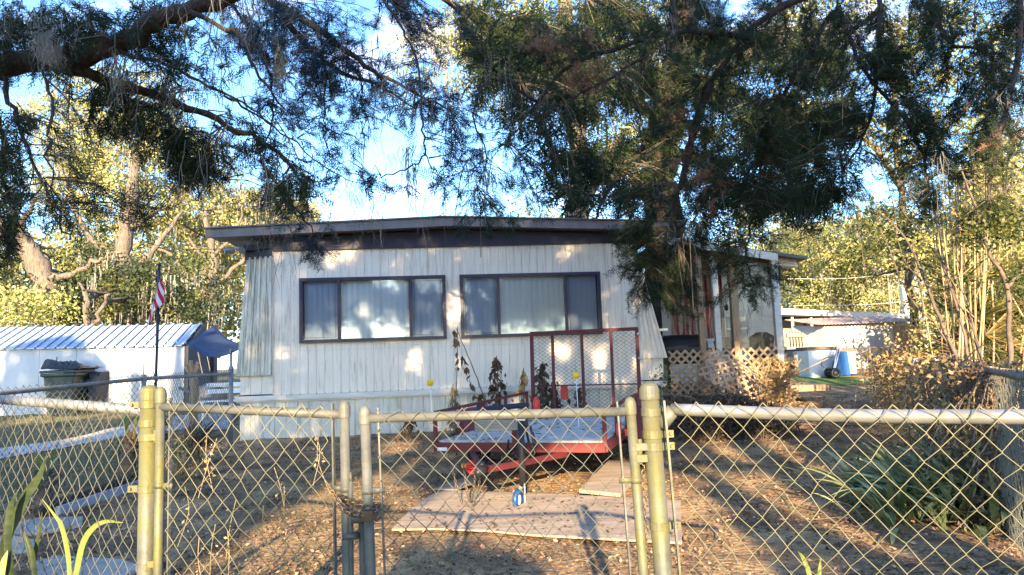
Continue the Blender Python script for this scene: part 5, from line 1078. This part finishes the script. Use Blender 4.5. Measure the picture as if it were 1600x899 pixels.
# ---- canes at right
t = thing('cane_clump', 'clump of tall straight dry golden canes fanning up at right', 'canes', (7.2, 9.6, .13)); q = MB(); pos = []; dr = []
for i in range(36):
    bx_ = random.uniform(1470, 1575); d_ = random.uniform(9.2, 11); a = P(bx_, 600, d_); a[2] = .1; tx = bx_+(bx_-1500)*random.uniform(-.1, 1.2)+random.uniform(-50, 40); b_ = P(tx, random.uniform(230, 430), d_+random.uniform(-.4, .4))
    m_ = (a+b_)/2+rng.normal(size=3)*.06; pts = smooth_path([a, m_, b_], 5); q.tube(pts, [.017*(1-.65*j/(len(pts)-1))*random.uniform(.8, 1.2) for j in range(len(pts))], 5, False)
    for k in range(5): f = random.uniform(.35, 1); pos.append(a+(b_-a)*f); dr.append((b_-a)/np.linalg.norm(b_-a)*.6+rng.normal(size=3)*.5)
q.build('canes', mCane, t, True); V, T = inst(*BLADE, np.array(pos), frames(np.array(dr)), rng.uniform(.25, .8, len(pos))); npmesh('blades', V, T, mCane, t)
t = thing('dry_thicket', 'mass of dry golden-brown palm-like fronds behind the side fence at far right', 'thicket', (8.5, 10.5, .15)); pos = []; dr = []
for i in range(130):
    c = P(random.uniform(1500, 1640), random.uniform(470, 620), random.uniform(9.5, 13)); d = rdir(1)[0]; d[2] = abs(d[2])*.6
    for k in range(26): pos.append(c); dr.append(d+rng.normal(size=3)*.45)
V, T = inst(*BLADE, np.array(pos), frames(np.array(dr)), rng.uniform(.3, .7, len(pos))); npmesh('fronds', V, T, mVine, t)
q = MB()
for i in range(14): a = P(random.uniform(1500, 1620), 620, random.uniform(10, 12)); q.tube([(a[0], a[1], 0), a+(rng.normal()*.2, 0, .4)], .03, 5)
q.build('stems', mTwig, t)
t = thing('palm_thicket', 'green arching fronds mixed among the golden canes at far right', 'thicket', (8.2, 10.2, .15)); pos = []; dr = []
for i in range(80):
    c = P(random.uniform(1480, 1640), random.uniform(430, 600), random.uniform(9.5, 12)); d = rdir(1)[0]; d[2] = abs(d[2])*.7
    for k in range(30): pos.append(c+rng.normal(size=3)*.04); dr.append(d+rng.normal(size=3)*.45)
V, T = inst(*NEEDLE, np.array(pos), frames(np.array(dr)), rng.uniform(.3, .7, len(pos))); npmesh('fronds', V, T, mOakG, t)
# bare dark shrub stems in front of the canes
t = thing('bare_shrub', 'leafless dark shrub with long curved stems in front of the golden canes', 'shrub', (6.0, 8.2, .09))
def stems(specs, r=.02):
    q = MB()
    for pp, r0 in specs: limb(q, path_px(pp), r0, r0*.25, 6, .006)
    return q
stems([([(1530, 640, 7.6), (1500, 570, 7.7), (1460, 480, 7.8), (1435, 410, 7.9), (1400, 355, 8), (1360, 325, 8)], .026), ([(1535, 640, 7.6), (1500, 500, 7.9), (1470, 400, 8), (1455, 330, 8.1)], .018), ([(1540, 650, 7.6), (1515, 480, 8), (1450, 380, 8.2), (1385, 300, 8.3)], .014), ([(1525, 640, 7.7), (1470, 520, 8), (1420, 460, 8.1), (1370, 340, 8.2)], .014), ([(1440, 440, 7.9), (1410, 400, 7.8), (1395, 310, 7.8)], .008), ([(1460, 480, 7.8), (1425, 470, 7.9), (1400, 420, 8)], .006), ([(1545, 650, 7.6), (1530, 540, 7.8), (1480, 430, 8), (1462, 290, 8)], .012)]).build('stems', mTwig, t, True)
t = thing('sapling', 'slim dark crooked sapling with a small leafy head near the right edge', 'sapling', (5.6, 6.9, .07)); 
stems([([(1582, 660, 6.9), (1578, 560, 6.9), (1574, 450, 6.9), (1548, 400, 6.9), (1530, 340, 6.9), (1503, 268, 6.9)], .030), ([(1574, 450, 6.9), (1600, 420, 6.9), (1630, 380, 6.9)], .018), ([(1530, 340, 6.9), (1560, 310, 6.9), (1580, 280, 6.9)], .012)]).build('trunk', mTwig, t, True)
leafcloud(t, [(1550, 370, 45, 30, 6.6, 7.2, 22), (1590, 340, 30, 40, 6.6, 7.2, 14), (1600, 430, 30, 20, 6.6, 7.2, 8)], mOakG, 'crown', .05, .12, 26)

# ---- vines over the side fence
t = thing('vine_hedge', 'dense dry golden vine smothering the far half of the side fence', 'vine', (6.6, 11, .2)); pos = []
def fence_pt(f):
    f = f*(len(sp_)-1); i = min(int(f), len(sp_)-2); return sp_[i]+(sp_[i+1]-sp_[i])*(f-i)
N = 15000; fs = rng.uniform(.50, 1.0, N); P_ = np.array([fence_pt(f) for f in fs]); zt = P_[:, 2]+.03+.05*np.sin(fs*40); P_[:, 2] = hgt(P_[:, 1])+rng.uniform(0, 1, N)**.8*(zt-hgt(P_[:, 1])); P_[:, 0] += rng.normal(size=N)*.22; P_[:, 1] += rng.normal(size=N)*.15
V, T = inst(*LEAFQ, P_, frames(rdir(N, .6)), rng.uniform(.025, .07, N)); npmesh('leaves', V, T, mVine, t)
q = MB()
for i in range(160):
    a = fence_pt(random.uniform(.45, 1)).copy(); a[2] += random.uniform(-.2, .06); b_ = a+rng.normal(size=3)*(.3, .25, 0)-(0, 0, random.uniform(.5, 1.2)); q.tube(smooth_path([a, (a+b_)/2+rng.normal(size=3)*.12, b_], 4), .006, 4, False)
q.build('stems', mCane, t)
t = thing('dead_creeper', 'grey-brown leafless creeper tangled on the near side fence behind the strap-leaved plant', 'creeper', (4, 6, .05)); q = MB(); N = 6500; fs = rng.uniform(.44, .66, N); P_ = np.array([fence_pt(f) for f in fs]); P_[:, 2] = hgt(P_[:, 1])+rng.uniform(0, 1.05, N)*(P_[:, 2]-.05); P_[:, 0] += rng.normal(size=N)*.12; P_[:, 1] += rng.normal(size=N)*.1
V, T = inst(*LEAFQ, P_, frames(rdir(N, .6)), rng.uniform(.02, .055, N)); npmesh('leaves', V, T, mDry, t)
for i in range(120):
    a = fence_pt(random.uniform(.45, .66)).copy(); b_ = a+rng.normal(size=3)*(.3, .25, 0)-(0, 0, random.uniform(.3, .8)); q.tube(smooth_path([a, (a+b_)/2+rng.normal(size=3)*.12, b_], 4), .005, 4, False)
q.build('stems', mTwig, t)

# ---- strap leaf clumps
def strap(t, items, m_, name='leaves'):
    """items: (base, direction xy, length, width, rise, droop)"""
    V = []; T = []; k = 0; seg = 7
    for (b_, az, l, wd, rise, droop, tw) in items:
        d = np.array((math.cos(az), math.sin(az), 0)); s_ = np.array((-math.sin(az), math.cos(az), 0))
        for j in range(seg+1):
            f = j/seg; p = b_+d*l*f*math.cos(rise*(1-.2*f))+np.array((0, 0, l*(math.sin(rise)*f-droop*f*f))); w_ = wd*(.35+.65*math.sin(math.pi*min(1, f*.75+.12)))*(1-f**4)
            s2 = s_*math.cos(tw*f)+np.array((0, 0, math.sin(tw*f))); fold = np.array((0, 0, w_*.35)); V += [p-s2*w_+fold, p, p+s2*w_+fold]
            if j: a = k+3*(j-1); T += [(a, a+1, a+4, a+3), (a+1, a+2, a+5, a+4)]
        k += 3*(seg+1)
    return npmesh(name, np.array(V), np.array(T), m_, t)
c = G(1535, 795); t = thing('strap_leaf_plant', 'wide low clump of dark glossy strap leaves against the right side fence', 'plant', (c[0], c[1], .05)); it = []
for i in range(950):
    x = c[0]+rng.normal()*.42; y = c[1]-.05+rng.normal()*.36; az = math.atan2(y-c[1]-.1, x-c[0])+rng.normal()*1.1; it.append((np.array((x, y, .04)), az, rng.uniform(.4, .9), rng.uniform(.016, .032), rng.uniform(.7, 1.4), rng.uniform(.2, .75), rng.normal()*.5))
strap(t, it, mStrap)
it = [(np.array((P(px_, 700, d_)[0], d_, .1)), az, l, .035, 1.35, .2, .3) for px_, d_, az, l in ((1505, 6.0, 2.4, 1.15), (1520, 6.1, 1.9, 1.1), (1545, 6.0, .8, 1.15), (1490, 6.1, 2.6, 1.0), (1560, 6.2, 1.2, .9), (1475, 6.0, 2.2, .8))]
strap(t, it, mSnake, 'tall_leaves')
c = G(1170, 700)
def ribbon_px(t, specs, m_, name='leaf', seg=7):
    for (pp, wd) in specs:
        pts = smooth_path(path_px(pp), 4); k = len(pts); V = []; T = []
        for j, p in enumerate(pts):
            tg_ = pts[min(j+1, k-1)]-pts[max(j-1, 0)]; s_ = np.cross(tg_, (0, 1, 0)); s_ /= np.linalg.norm(s_); f = j/(k-1); w_ = wd*(.55+.45*math.sin(math.pi*min(1, .15+f*.8)))*(1-f**5)+.001
            V += [p-s_*w_+(0, -.3*w_, 0), p, p+s_*w_+(0, -.3*w_, 0)]
            if j: a = 3*(j-1); T += [(a, a+1, a+4, a+3), (a+1, a+2, a+5, a+4)]
        npmesh(name, np.array(V), np.array(T), m_, t)
t = thing('snake_plant', 'dark snake plant with tall twisted blades at the lower left edge', 'plant', (-1.75, 3.0, 0))
ribbon_px(t, [([(-5, 960, 2.95), (10, 850, 2.95), (30, 800, 2.95), (45, 770, 2.95), (62, 745, 2.95), (75, 705, 2.95)], .022), ([(25, 960, 2.9), (14, 860, 2.9), (16, 800, 2.9), (28, 765, 2.9)], .016), ([(60, 960, 2.92), (52, 870, 2.92), (38, 830, 2.92)], .010), ([(45, 950, 2.95), (55, 870, 2.95), (62, 830, 2.95), (66, 800, 2.95)], .008), ([(65, 950, 2.96), (50, 880, 2.96), (34, 820, 2.96)], .008)], mSnake)
ribbon_px(t, [([(-8, 960, 2.88), (4, 890, 2.88), (12, 860, 2.88)], .014)], mat('tan_dead_blade', (.5, .33, .12), .7), 'dead_leaf')
t = thing('pale_leaf_plant', 'two pale yellow-green blades curving up left of the gate post, one bent at its tip', 'plant', (-1.45, 2.95, 0))
ribbon_px(t, [([(108, 960, 2.85), (109, 890, 2.85), (104, 850, 2.85), (96, 820, 2.85), (88, 808, 2.85), (66, 780, 2.85)], .009), ([(105, 970, 2.82), (120, 895, 2.82), (130, 850, 2.82), (145, 826, 2.82), (165, 815, 2.82), (192, 817, 2.82)], .011)], mPale, 'blade')
t = thing('leaf_shoot', 'single pale yellow leaf tip poking up at the bottom edge right of centre', 'plant', (1.1, 2.6, 0)); ribbon_px(t, [([(1262, 980, 2.7), (1266, 910, 2.7), (1256, 875, 2.7), (1247, 862, 2.7)], .008), ([(1276, 980, 2.7), (1279, 910, 2.7), (1282, 872, 2.7)], .008)], mPale, 'blade')
def tuft(px_, py_, label, w_, hh, m_, n, d=None, cat='plant', bright=True, name='spiky_plant', base=True):
    c = G(px_, py_); t = thing(name, label, cat, (c[0], c[1], c[2]))
    if base: q = MB(); limb(q, [c-(0, 0, .05), c+(0, 0, hh*.3), c+(.02, 0, hh*.5)], .10, .06, 9, .01); q.build('stump', mTwig, t, True)
    it = [(c+np.array((rng.normal()*.08, rng.normal()*.08, hh*rng.uniform(.2, .5) if base else .02)), rng.uniform(0, 6.28), w_*rng.uniform(.6, 1.1), rng.uniform(.010, .018), rng.uniform(.2, 1.3), rng.uniform(.2, .6), rng.normal()*.4) for i in range(n)]
    strap(t, it, m_)
    if bright: it = [(c+np.array((rng.normal()*.03, rng.normal()*.03, hh*.45)), rng.uniform(0, 6.28), hh*.75*rng.uniform(.6, 1), .025, 1.4, .05, .3) for i in range(4)]; strap(t, it, mPale, 'bright_leaves')
    return t
tuft(200, 735, 'spiky plant with a bright green shoot on a stump left of the left gate post', .42, .75, mDry, 70)
tuft(68, 788, 'dark stumpy plant with a green shoot near the left edge', .26, .6, mDry, 30)
tuft(300, 725, 'dark shaggy shrub seen through the left gate leaf beside the far fence', .55, .65, mDry, 120, bright=False, name='shaggy_shrub', cat='shrub')
tuft(268, 735, 'dark spiky shrub right behind the left gate post', .45, .6, mStrap, 70, bright=False, name='spiky_shrub', cat='shrub')
# pruned trunk
a = G(300, 688); t = thing('pruned_trunk', 'cut-back brown trunk with splayed stubs in front of the shed mouth', 'trunk', (a[0], a[1], a[2])); d_ = a[1]; q = MB(); limb(q, [a-(0, 0, .05), P(303, 630, d_), P(302, 590, d_)], .075, .07, 10, .01); q.build('trunk', mTan, t, True)
q = MB(); 
for e in ((290, 573), (299, 563), (308, 565), (311, 572), (294, 568)): q.tube([P(302, 592, d_), P(e[0], e[1], d_)+(0, rng.normal()*.05, 0)], [.05, .03], 7)
q.build('stub', mTan, t)

# ---- dead weeds before the facade
def weed(px_, y0, y1, d_, label, w_=.12, n=60, lean=0, m_=mDry, nst=4):
    b_ = P(px_, y1, d_); b_[2] = float(hgt(d_)); tp = P(px_+lean, y0, d_); t = thing('dead_weed', label, 'weed', tuple(b_), 'dead weeds along the mobile home'); q = MB()
    for i in range(nst):
        e = tp+rng.normal(size=3)*w_*.6*(0 if i == 0 else 1)-(0, 0, (0 if i == 0 else random.uniform(.05, .3)*(tp[2]-b_[2]))); q.tube(smooth_path([b_+rng.normal(size=3)*(.05, .05, 0), (b_+e)/2+rng.normal(size=3)*.03, e], 4), .006, 4, False)
    q.build('stem', mTwig, t); f = rng.uniform(.15, .98, n); pos = b_+(tp-b_)*f[:, None]+rng.normal(size=(n, 3))*w_*(1.1-f[:, None])*np.array((1, 1, .5)); pos[:, 2] = np.maximum(pos[:, 2], b_[2]+.02)
    V, T = inst(*LEAFQ, pos, frames(rdir(n, 2.2)), rng.uniform(.06, .15, n)); npmesh('leaves', V, T, m_, t); return t
weed(776, 556, 685, 11.4, 'tallest bushy dead weed standing between the two windows and the ramp', .15, 190, 0)
weed(715, 510, 690, 11.2, 'leaning bare weed stalk with few dark leaves under the gap between the windows', .05, 12, 0, nst=1)['label'] = 'thin upright weed with a few dark leaves beside the long leaning stalk'
weed(708, 600, 690, 11.3, 'small dry tan weed right of the left yellow ball', .08, 50, 0, mVine)
weed(752, 615, 690, 11.5, 'short dark weed left of the tallest bushy weed', .10, 60)
weed(638, 655, 692, 11.2, 'low heap of brown dead leaves at the skirting below the left window', .16, 70)
weed(818, 575, 680, 11.4, 'dry tan weed just left of the ramp frame', .09, 80, 0, mVine)
weed(848, 565, 690, 11.6, 'tall tangled dead weed behind the left bay of the ramp mesh', .17, 230)
weed(868, 590, 690, 11.7, 'dead weed with curled leaves behind the second bay of the ramp', .12, 100)
weed(905, 605, 690, 11.7, 'lower dead weed behind the middle of the ramp mesh', .14, 120)
weed(735, 660, 700, 10.2, 'sprawling dead weed under the left rail of the trailer', .28, 160)
# leaning stalk drawn through its own pixels
q = MB(); limb(q, path_px([(770, 655, 11.2), (752, 610, 11.2), (735, 565, 11.2), (712, 512, 11.2)]), .014, .005, 6, .004); pos = np.array([P(x, y, 11.2) for x, y in ((712, 520), (715, 532), (711, 528), (724, 562), (727, 572), (722, 558), (732, 588), (738, 600), (745, 618))])
setp(q.build('weed_stalk', mTwig, smooth=True), 'long leaning brown weed stalk crossing the wall between the two windows', 'weed'); 
st_o = bpy.data.objects['weed_stalk']; V, T = inst(*LEAFQ, np.repeat(pos, 4, 0)+rng.normal(size=(36, 3))*.02, frames(rdir(36, 3)), rng.uniform(.08, .15, 36)); npmesh('leaves', V, T, mDry, st_o)
# bramble at the porch
c = G(1135, 692); t = thing('bramble_bush', 'wide dark dry bramble bush between the right gate post and the porch lattice', 'bush', (c[0], c[1], c[2])); q = MB()
N = 15000; x = rng.uniform(-1, 1, N); y = rng.uniform(-1, 1, N); z = rng.uniform(0, 1, N)**.9; keep = (np.abs(x)**2.4+z**2.2*.95+.35*np.abs(y)**2 < 1.05+.12*np.sin(x*9)); x, y, z = x[keep], y[keep], z[keep]; n = len(x)
wv = P(1240, 690, c[1]+.6)[0]-P(1030, 690, c[1]+.6)[0]; pos = np.stack([P(1137, 690, c[1]+.7)[0]+x*wv/2, c[1]+.9+y*.9, c[2]+z*(.60-.06*x)], 1)
V, T = inst(*LEAFQ, pos, frames(rdir(n, .2)), rng.uniform(.025, .07, n)); npmesh('leaves', V, T, mat('bramble_leaf', (.055, .045, .03), .8, col2=(.12, .085, .055), scale=6, island=.6, transl=.2), t)
for i in range(300):
    a = pos[random.randrange(n)]; b_ = np.array((a[0]+rng.normal()*.3, a[1]+rng.normal()*.2, c[2]+.02)); e = a+np.array((rng.normal()*.3, rng.normal()*.2, rng.uniform(.0, .25))); q.tube(smooth_path([b_, a, e], 4), .005, 4, False)
q.build('stems', mTwig, t)
t = thing('dry_vine', 'golden dry vine climbing the corner of the porch lattice', 'vine', tuple(P(1222, 650, 13.2))); N = 1500; pos = np.array([P(random.gauss(1218, 16), random.uniform(560, 675), random.uniform(12.9, 13.3)) for i in range(N)]); V, T = inst(*LEAFQ, pos, frames(rdir(N, .4)), rng.uniform(.04, .09, N)); npmesh('leaves', V, T, mVine, t)
q = MB(); 
for i in range(30): q.tube(smooth_path([P(random.gauss(1218, 14), 680, 13.1), P(random.gauss(1215, 16), 620, 13.1), P(random.gauss(1190, 30), 560, 13.1)], 4), .006, 4, False)
q.build('stems', mCane, t)
t = thing('green_vine', 'dark leafy shrub against the right end of the skirting behind the ramp', 'shrub', tuple(P(1022, 680, 12.4))); leafcloud(t, [(1022, 640, 22, 40, 12.0, 12.5, 40), (1030, 590, 18, 25, 12.1, 12.5, 14)], mOakG, 'leaves', .05, .08, 14); q = MB()
for i in range(8): q.tube([P(1022+i, 685, 12.3), P(1012+i*3, 600, 12.3)], .006, 4)
q.build('stems', mTwig, t)

# ---- stalks caught in the gate mesh
t = thing('dried_stalks', 'pale dried plant stalks caught in the lower mesh of the left gate leaf', 'stalks', (-.95, 2.6, .1)); pos = []; q = MB()
for (x, y) in ((325, 725), (358, 870), (330, 860), (322, 715), (440, 770), (444, 800), (497, 720), (500, 706), (360, 820), (410, 830), (310, 880), (295, 800)):
    a = P(x, y, 2.60); q.tube(smooth_path([a+(rng.normal()*.02, 0, .09), a, a+(rng.normal()*.02, 0, -.12)], 4), .0012, 4)
    for k in range(9): pos.append(a+rng.normal(size=3)*(.012, .006, .05))
q.build('stalks', mCane, t); pos = np.array(pos); V, T = inst(*LEAFQ, pos, frames(rdir(len(pos), .5)), rng.uniform(.005, .018, len(pos))); npmesh('leaves', V, T, mCane, t)

# ---- leaf litter and grass
def litter(name, N, xr, yr, size, m_, pw=1.0, lift=.006):
    y = yr[0]+(yr[1]-yr[0])*rng.uniform(0, 1, N)**pw; x = rng.uniform(-1, 1, N)*(y*.78+.4)+0; x = np.clip(x, xr[0], xr[1]); z = ground_z(x, y)+lift*rng.uniform(.2, 2, N)
    kk = (np.sin(x*2.1+1.3*np.sin(y*1.7))*np.sin(y*2.6+x)+.6*np.sin(x*5.1-y*3.3)) > rng.uniform(-1.6, 1.1, N); x, y, z = x[kk], y[kk], z[kk]
    house = (x > -4.7) & (x < 2.9) & (y > 12.0); x, y, z = x[~house], y[~house], z[~house]; n = len(x)
    az = rng.uniform(0, 6.28, n); el = rng.normal(size=n)*.38; d = np.stack([np.cos(az)*np.cos(el), np.sin(az)*np.cos(el), np.sin(el)], 1); V, T = inst(*LEAFQ, np.stack([x, y, z], 1), frames(d, rng.normal(size=n)*.45), size*rng.uniform(.4, 1.3, n)); o = npmesh(name, V, T, m_); return setp(o, kind='stuff')
litter('leaf_litter', 90000, (-12, 12), (3.2, 16), .042, mat('litter_leaf', (.20, .125, .075), .85, col2=(.08, .055, .04), scale=1.5, island=.7), 1.2)
litter('pale_leaf_litter', 30000, (-12, 12), (3.2, 18), .038, mat('litter_leaf_pale', (.46, .31, .19), .85, col2=(.32, .19, .10), scale=2, island=.5), 1.2, .01)
N = 26000; y = 8+9*rng.uniform(0, 1, N); x = -rng.uniform(.42, .80, N)*y-.2; 
az = rng.uniform(0, 6.28, N); d = np.stack([np.cos(az)*.5, np.sin(az)*.5, np.ones(N)], 1); V, T = inst(*NEEDLE, np.stack([x, y, ground_z(x, y)], 1), frames(d), rng.uniform(.04, .10, N)); setp(npmesh('grass', V*np.array((1, 1, 1)), T, mat('dry_grass_blade', (.14, .15, .06), .8, col2=(.20, .16, .08), scale=1, island=.5, transl=.3)), kind='stuff')
N = 16000; y = 3.6+6.5*rng.uniform(0, 1, N); x = np.where(rng.uniform(0, 1, N) < .6, rng.normal(size=N)*.6-1.2-.15*(y-4), rng.uniform(-.7, .7, N)*y); az = rng.uniform(0, 6.28, N); d = np.stack([np.cos(az), np.sin(az), np.ones(N)], 1); V, T = inst(*NEEDLE, np.stack([x, y, ground_z(x, y)], 1), frames(d), rng.uniform(.03, .07, N)); setp(npmesh('sparse_grass', V, T, MATS['dry_grass_blade']), kind='stuff')

# twigs and separate leaves lying about, also on the boards and the trailer deck
q = MB()
for i in range(420):
    y = random.uniform(3.6, 11.5); x = random.uniform(-.75, .75)*y; a = random.uniform(0, 6.28); l = random.uniform(.08, .45); z = float(ground_z(x, y))+.015
    if -4.8 < x < 3 and y > 11.7: continue
    p = np.array((x, y, z)); e = p+np.array((math.cos(a)*l, math.sin(a)*l, random.uniform(-.005, .04))); q.tube([p, (p+e)/2+rng.normal(size=3)*(.03, .03, .006), e], [.006, .005, .002], 4, False)
setp(q.build('fallen_twigs', mTwig), kind='stuff')
def scatter_on(name, fn, n, size, m_):
    p = np.array([fn() for i in range(n)]); az = rng.uniform(0, 6.28, n); el = rng.normal(size=n)*.25; d = np.stack([np.cos(az)*np.cos(el), np.sin(az)*np.cos(el), np.sin(el)], 1)
    V, T = inst(*LEAFQ, p, frames(d, rng.normal(size=n)*.3), size*rng.uniform(.5, 1.3, n)); return setp(npmesh(name, V, T, m_), kind='stuff')
scatter_on('deck_leaves', lambda: Tr(-TW+.05+(2*TW-.1)*random.random()**1.7, random.uniform(.05, TL-.1), z0+.068), 420, .05, mDry)
def onply():
    while True:
        g = G(random.uniform(620, 1064), random.uniform(782, 855))
        if in_poly(*[np.array([v]) for v in proj(g[None])[0]], [(622, 836), (650, 800), (690, 784), (900, 786), (1055, 796), (1058, 852), (830, 841)])[0]: g[2] = float(hgt(g[1]))+.052; return g
# ---- trees behind the photographer: they throw the shade over the yard, crowns cut open for sun patches
LITG = [[(300, 905), (420, 815), (520, 755), (600, 742), (660, 780), (612, 850), (600, 920), (340, 920)],
        [(612, 840), (690, 770), (830, 745), (860, 735), (960, 728), (1010, 735), (1075, 790), (1075, 862), (1075, 920), (860, 920), (850, 858)],
        [(1040, 735), (1070, 735), (1235, 920), (1040, 920)], [(1085, 690), (1190, 680), (1320, 730), (1260, 752), (1150, 718)], [(1240, 590), (1310, 594), (1320, 612), (1240, 605)], [(1120, 742), (1200, 744), (1420, 828), (1610, 858), (1610, 905), (1450, 885), (1250, 808)], [(1240, 622), (1300, 628), (1310, 645), (1240, 640)],
        [(1335, 556), (1520, 556), (1520, 650), (1335, 650)], [(1095, 400), (1250, 400), (1250, 585), (1110, 560)], [(265, 715), (330, 695), (345, 712), (280, 745)], [(590, 690), (640, 680), (650, 700), (600, 712)], [(-100, 668), (120, 650), (120, 655), (-100, 680)], [(100, 686), (180, 668), (180, 674), (105, 693)], [(1395, 800), (1480, 812), (1600, 850), (1600, 870), (1400, 825)], [(1240, 770), (1300, 800), (1330, 850), (1290, 830)], [(1420, 690), (1440, 690), (1445, 720), (1425, 720)], [(1500, 740), (1530, 735), (1545, 790), (1510, 800)], [(1575, 770), (1620, 770), (1620, 830), (1580, 830)], [(1405, 640), (1450, 650), (1470, 690), (1430, 690)], [(1530, 650), (1570, 655), (1590, 700), (1550, 700)], [(1470, 600), (1500, 600), (1520, 680), (1490, 680)]]
LITH = [(545, 400, 22, 13), (520, 410, 10, 8), (585, 398, 10, 8), (590, 492, 14, 18), (565, 497, 8, 8), (640, 573, 34, 13), (655, 560, 14, 8), (600, 590, 12, 10), (588, 568, 14, 8), (708, 478, 16, 26), (730, 490, 12, 16), (880, 396, 18, 13), (874, 378, 12, 9), (985, 480, 9, 14), (898, 500, 7, 16), (900, 512, 9, 6), (945, 490, 8, 14), (955, 510, 10, 8), (880, 550, 22, 18), (935, 560, 9, 32), (925, 535, 10, 12), (815, 625, 24, 9), (870, 600, 10, 14), (1015, 520, 12, 24), (1000, 560, 14, 20), (760, 395, 8, 6), (440, 560, 6, 12)]
def in_poly(x, y, poly):
    c = np.zeros(len(x), bool); n = len(poly); j = n-1
    for i in range(n):
        xi, yi = poly[i]; xj, yj = poly[j]; cond = ((yi > y) != (yj > y)) & (x < (xj-xi)*(y-yi)/(yj-yi+1e-9)+xi); c ^= cond; j = i
    return c
scatter_on('plywood_leaves', onply, 260, .045, mDry)
def lit_mask(p, wall=True):
    """True for points of a crown whose shadow would fall on one of the sunlit patches"""
    s_ = SUNDIR/SUNDIR[1]; out = np.zeros(len(p), bool)
    # facade
    n = np.array([-math.sin(TH), math.cos(TH), 0]); t_ = ((HA-p)@n)/(s_@n); q = p+s_*t_[:, None]; u = (q-HA)@HD; hit = (u > -.6) & (u < 6.9) & (q[:, 2] > .25) & (q[:, 2] < 3.9)
    px_ = proj(q); 
    for (cx, cy, rx, ry) in (LITH if wall else []): out |= hit & (((px_[:, 0]-cx)/rx)**2+((px_[:, 1]-cy)/ry)**2 < 1+.45*np.sin(px_[:, 0]/4.1+px_[:, 1]/6.3)-.35*np.sin(px_[:, 0]/7.7-px_[:, 1]/3.9)-.1)
    # ground
    t_ = (p[:, 2])/(-s_[2])
    for i in range(6): q = p+s_*t_[:, None]; t_ = (p[:, 2]-hgt(q[:, 1]))/(-s_[2])
    q = p+s_*t_[:, None]; ok = (q[:, 1] > 2.2) & ~((u > -.6) & (u < 6.9) & (q[:, 1] > 12)); qq = q.copy(); qq[:, 1] = np.maximum(qq[:, 1], 1.0); px_ = proj(qq)
    for pl in LITG: out |= ok & in_poly(px_[:, 0], px_[:, 1], pl)
    # shed wall at left: tall soft dapples
    t_ = (16.6-p[:, 1]); q = p+s_*t_[:, None]; px_ = proj(q); hs_ = (q[:, 0] < -6) & (q[:, 2] > .2) & (q[:, 2] < 2.8)
    out |= hs_ & ((np.abs(px_[:, 0]-138) < 13) | (np.abs(px_[:, 0]-195) < 20) | (np.abs(px_[:, 0]-256) < 10) | ((px_[:, 0] < 60) & (px_[:, 0] > 30) & (px_[:, 1] > 590)) | (px_[:, 1] < 545) & (np.abs(px_[:, 0]-180) < 50))
    return out
for k, (tx, ty, label) in enumerate(((-9.5, -9, 'broad oak behind the photographer, shading the left yard'), (-3.2, -12, 'broad oak behind the photographer, shading the left windows'), (2.6, -10, 'broad oak behind the photographer, shading the right windows'), (8.0, -12.5, 'broad oak behind the photographer, shading the right yard'))):
    t = thing('shade_oak', label, 'tree', (tx, ty, 0), 'oaks behind the photographer'); q = MB(); sk_ = limb(q, [(tx, ty, -.1), (tx+.3, ty, 2.5), (tx-.2, ty, 5), (tx+.4, ty, 8), (tx, ty, 12)], .38, .1, 12, .04); tm = q.build('trunk', mBarkOak, t, True)
    N = 20000; pos = np.stack([tx+rng.uniform(-3.9, 3.9, N), ty+rng.uniform(-2, 2, N), rng.uniform(0, 1, N)], 1); sh = pos[:, 0]-0
    Zp = rng.uniform(-3.6, 6.5, N); pos[:, 2] = Zp+(12-pos[:, 1])*math.tan(SUN_EL)
    xp = pos[:, 0]+(12-pos[:, 1])*math.tan(SUN_SIDE)
    top = np.where(xp < -5.2, 3.9+.4*np.sin(xp*2), np.where(xp > 3.6, 6.5, 6.5)); keep = (Zp < top)&~((xp > 4.3) & (xp < 8.6) & (Zp > -.5) & (Zp < 2.3)) & ~((xp > 8.6) & (Zp > .6))
    pos = pos[keep]; pos = pos[~lit_mask(pos)]
    d = rdir(len(pos)); kp = ~(lit_mask(pos-d*.14, False) | lit_mask(pos+d*.14, False)); pos = pos[kp]; d = d[kp]; V, T = inst(*LEAFQ, pos-d*.12, frames(d), rng.uniform(.22, .40, len(pos))); npmesh('crown', V, T, mOakG, t)
    q = MB(); sa = np.array(sk_)
    for c in pos[::400]:
        s_ = sa[np.argmin(np.linalg.norm(sa-c, axis=1))]
        if lit_mask(np.array([s_, (s_+c)/2, c])).any(): continue
        q.tube([s_, (s_+c)/2+(0, 0, .2), c], [.05, .035, .015], 5, False)
    q.build('boughs', mBarkOak, t, True)
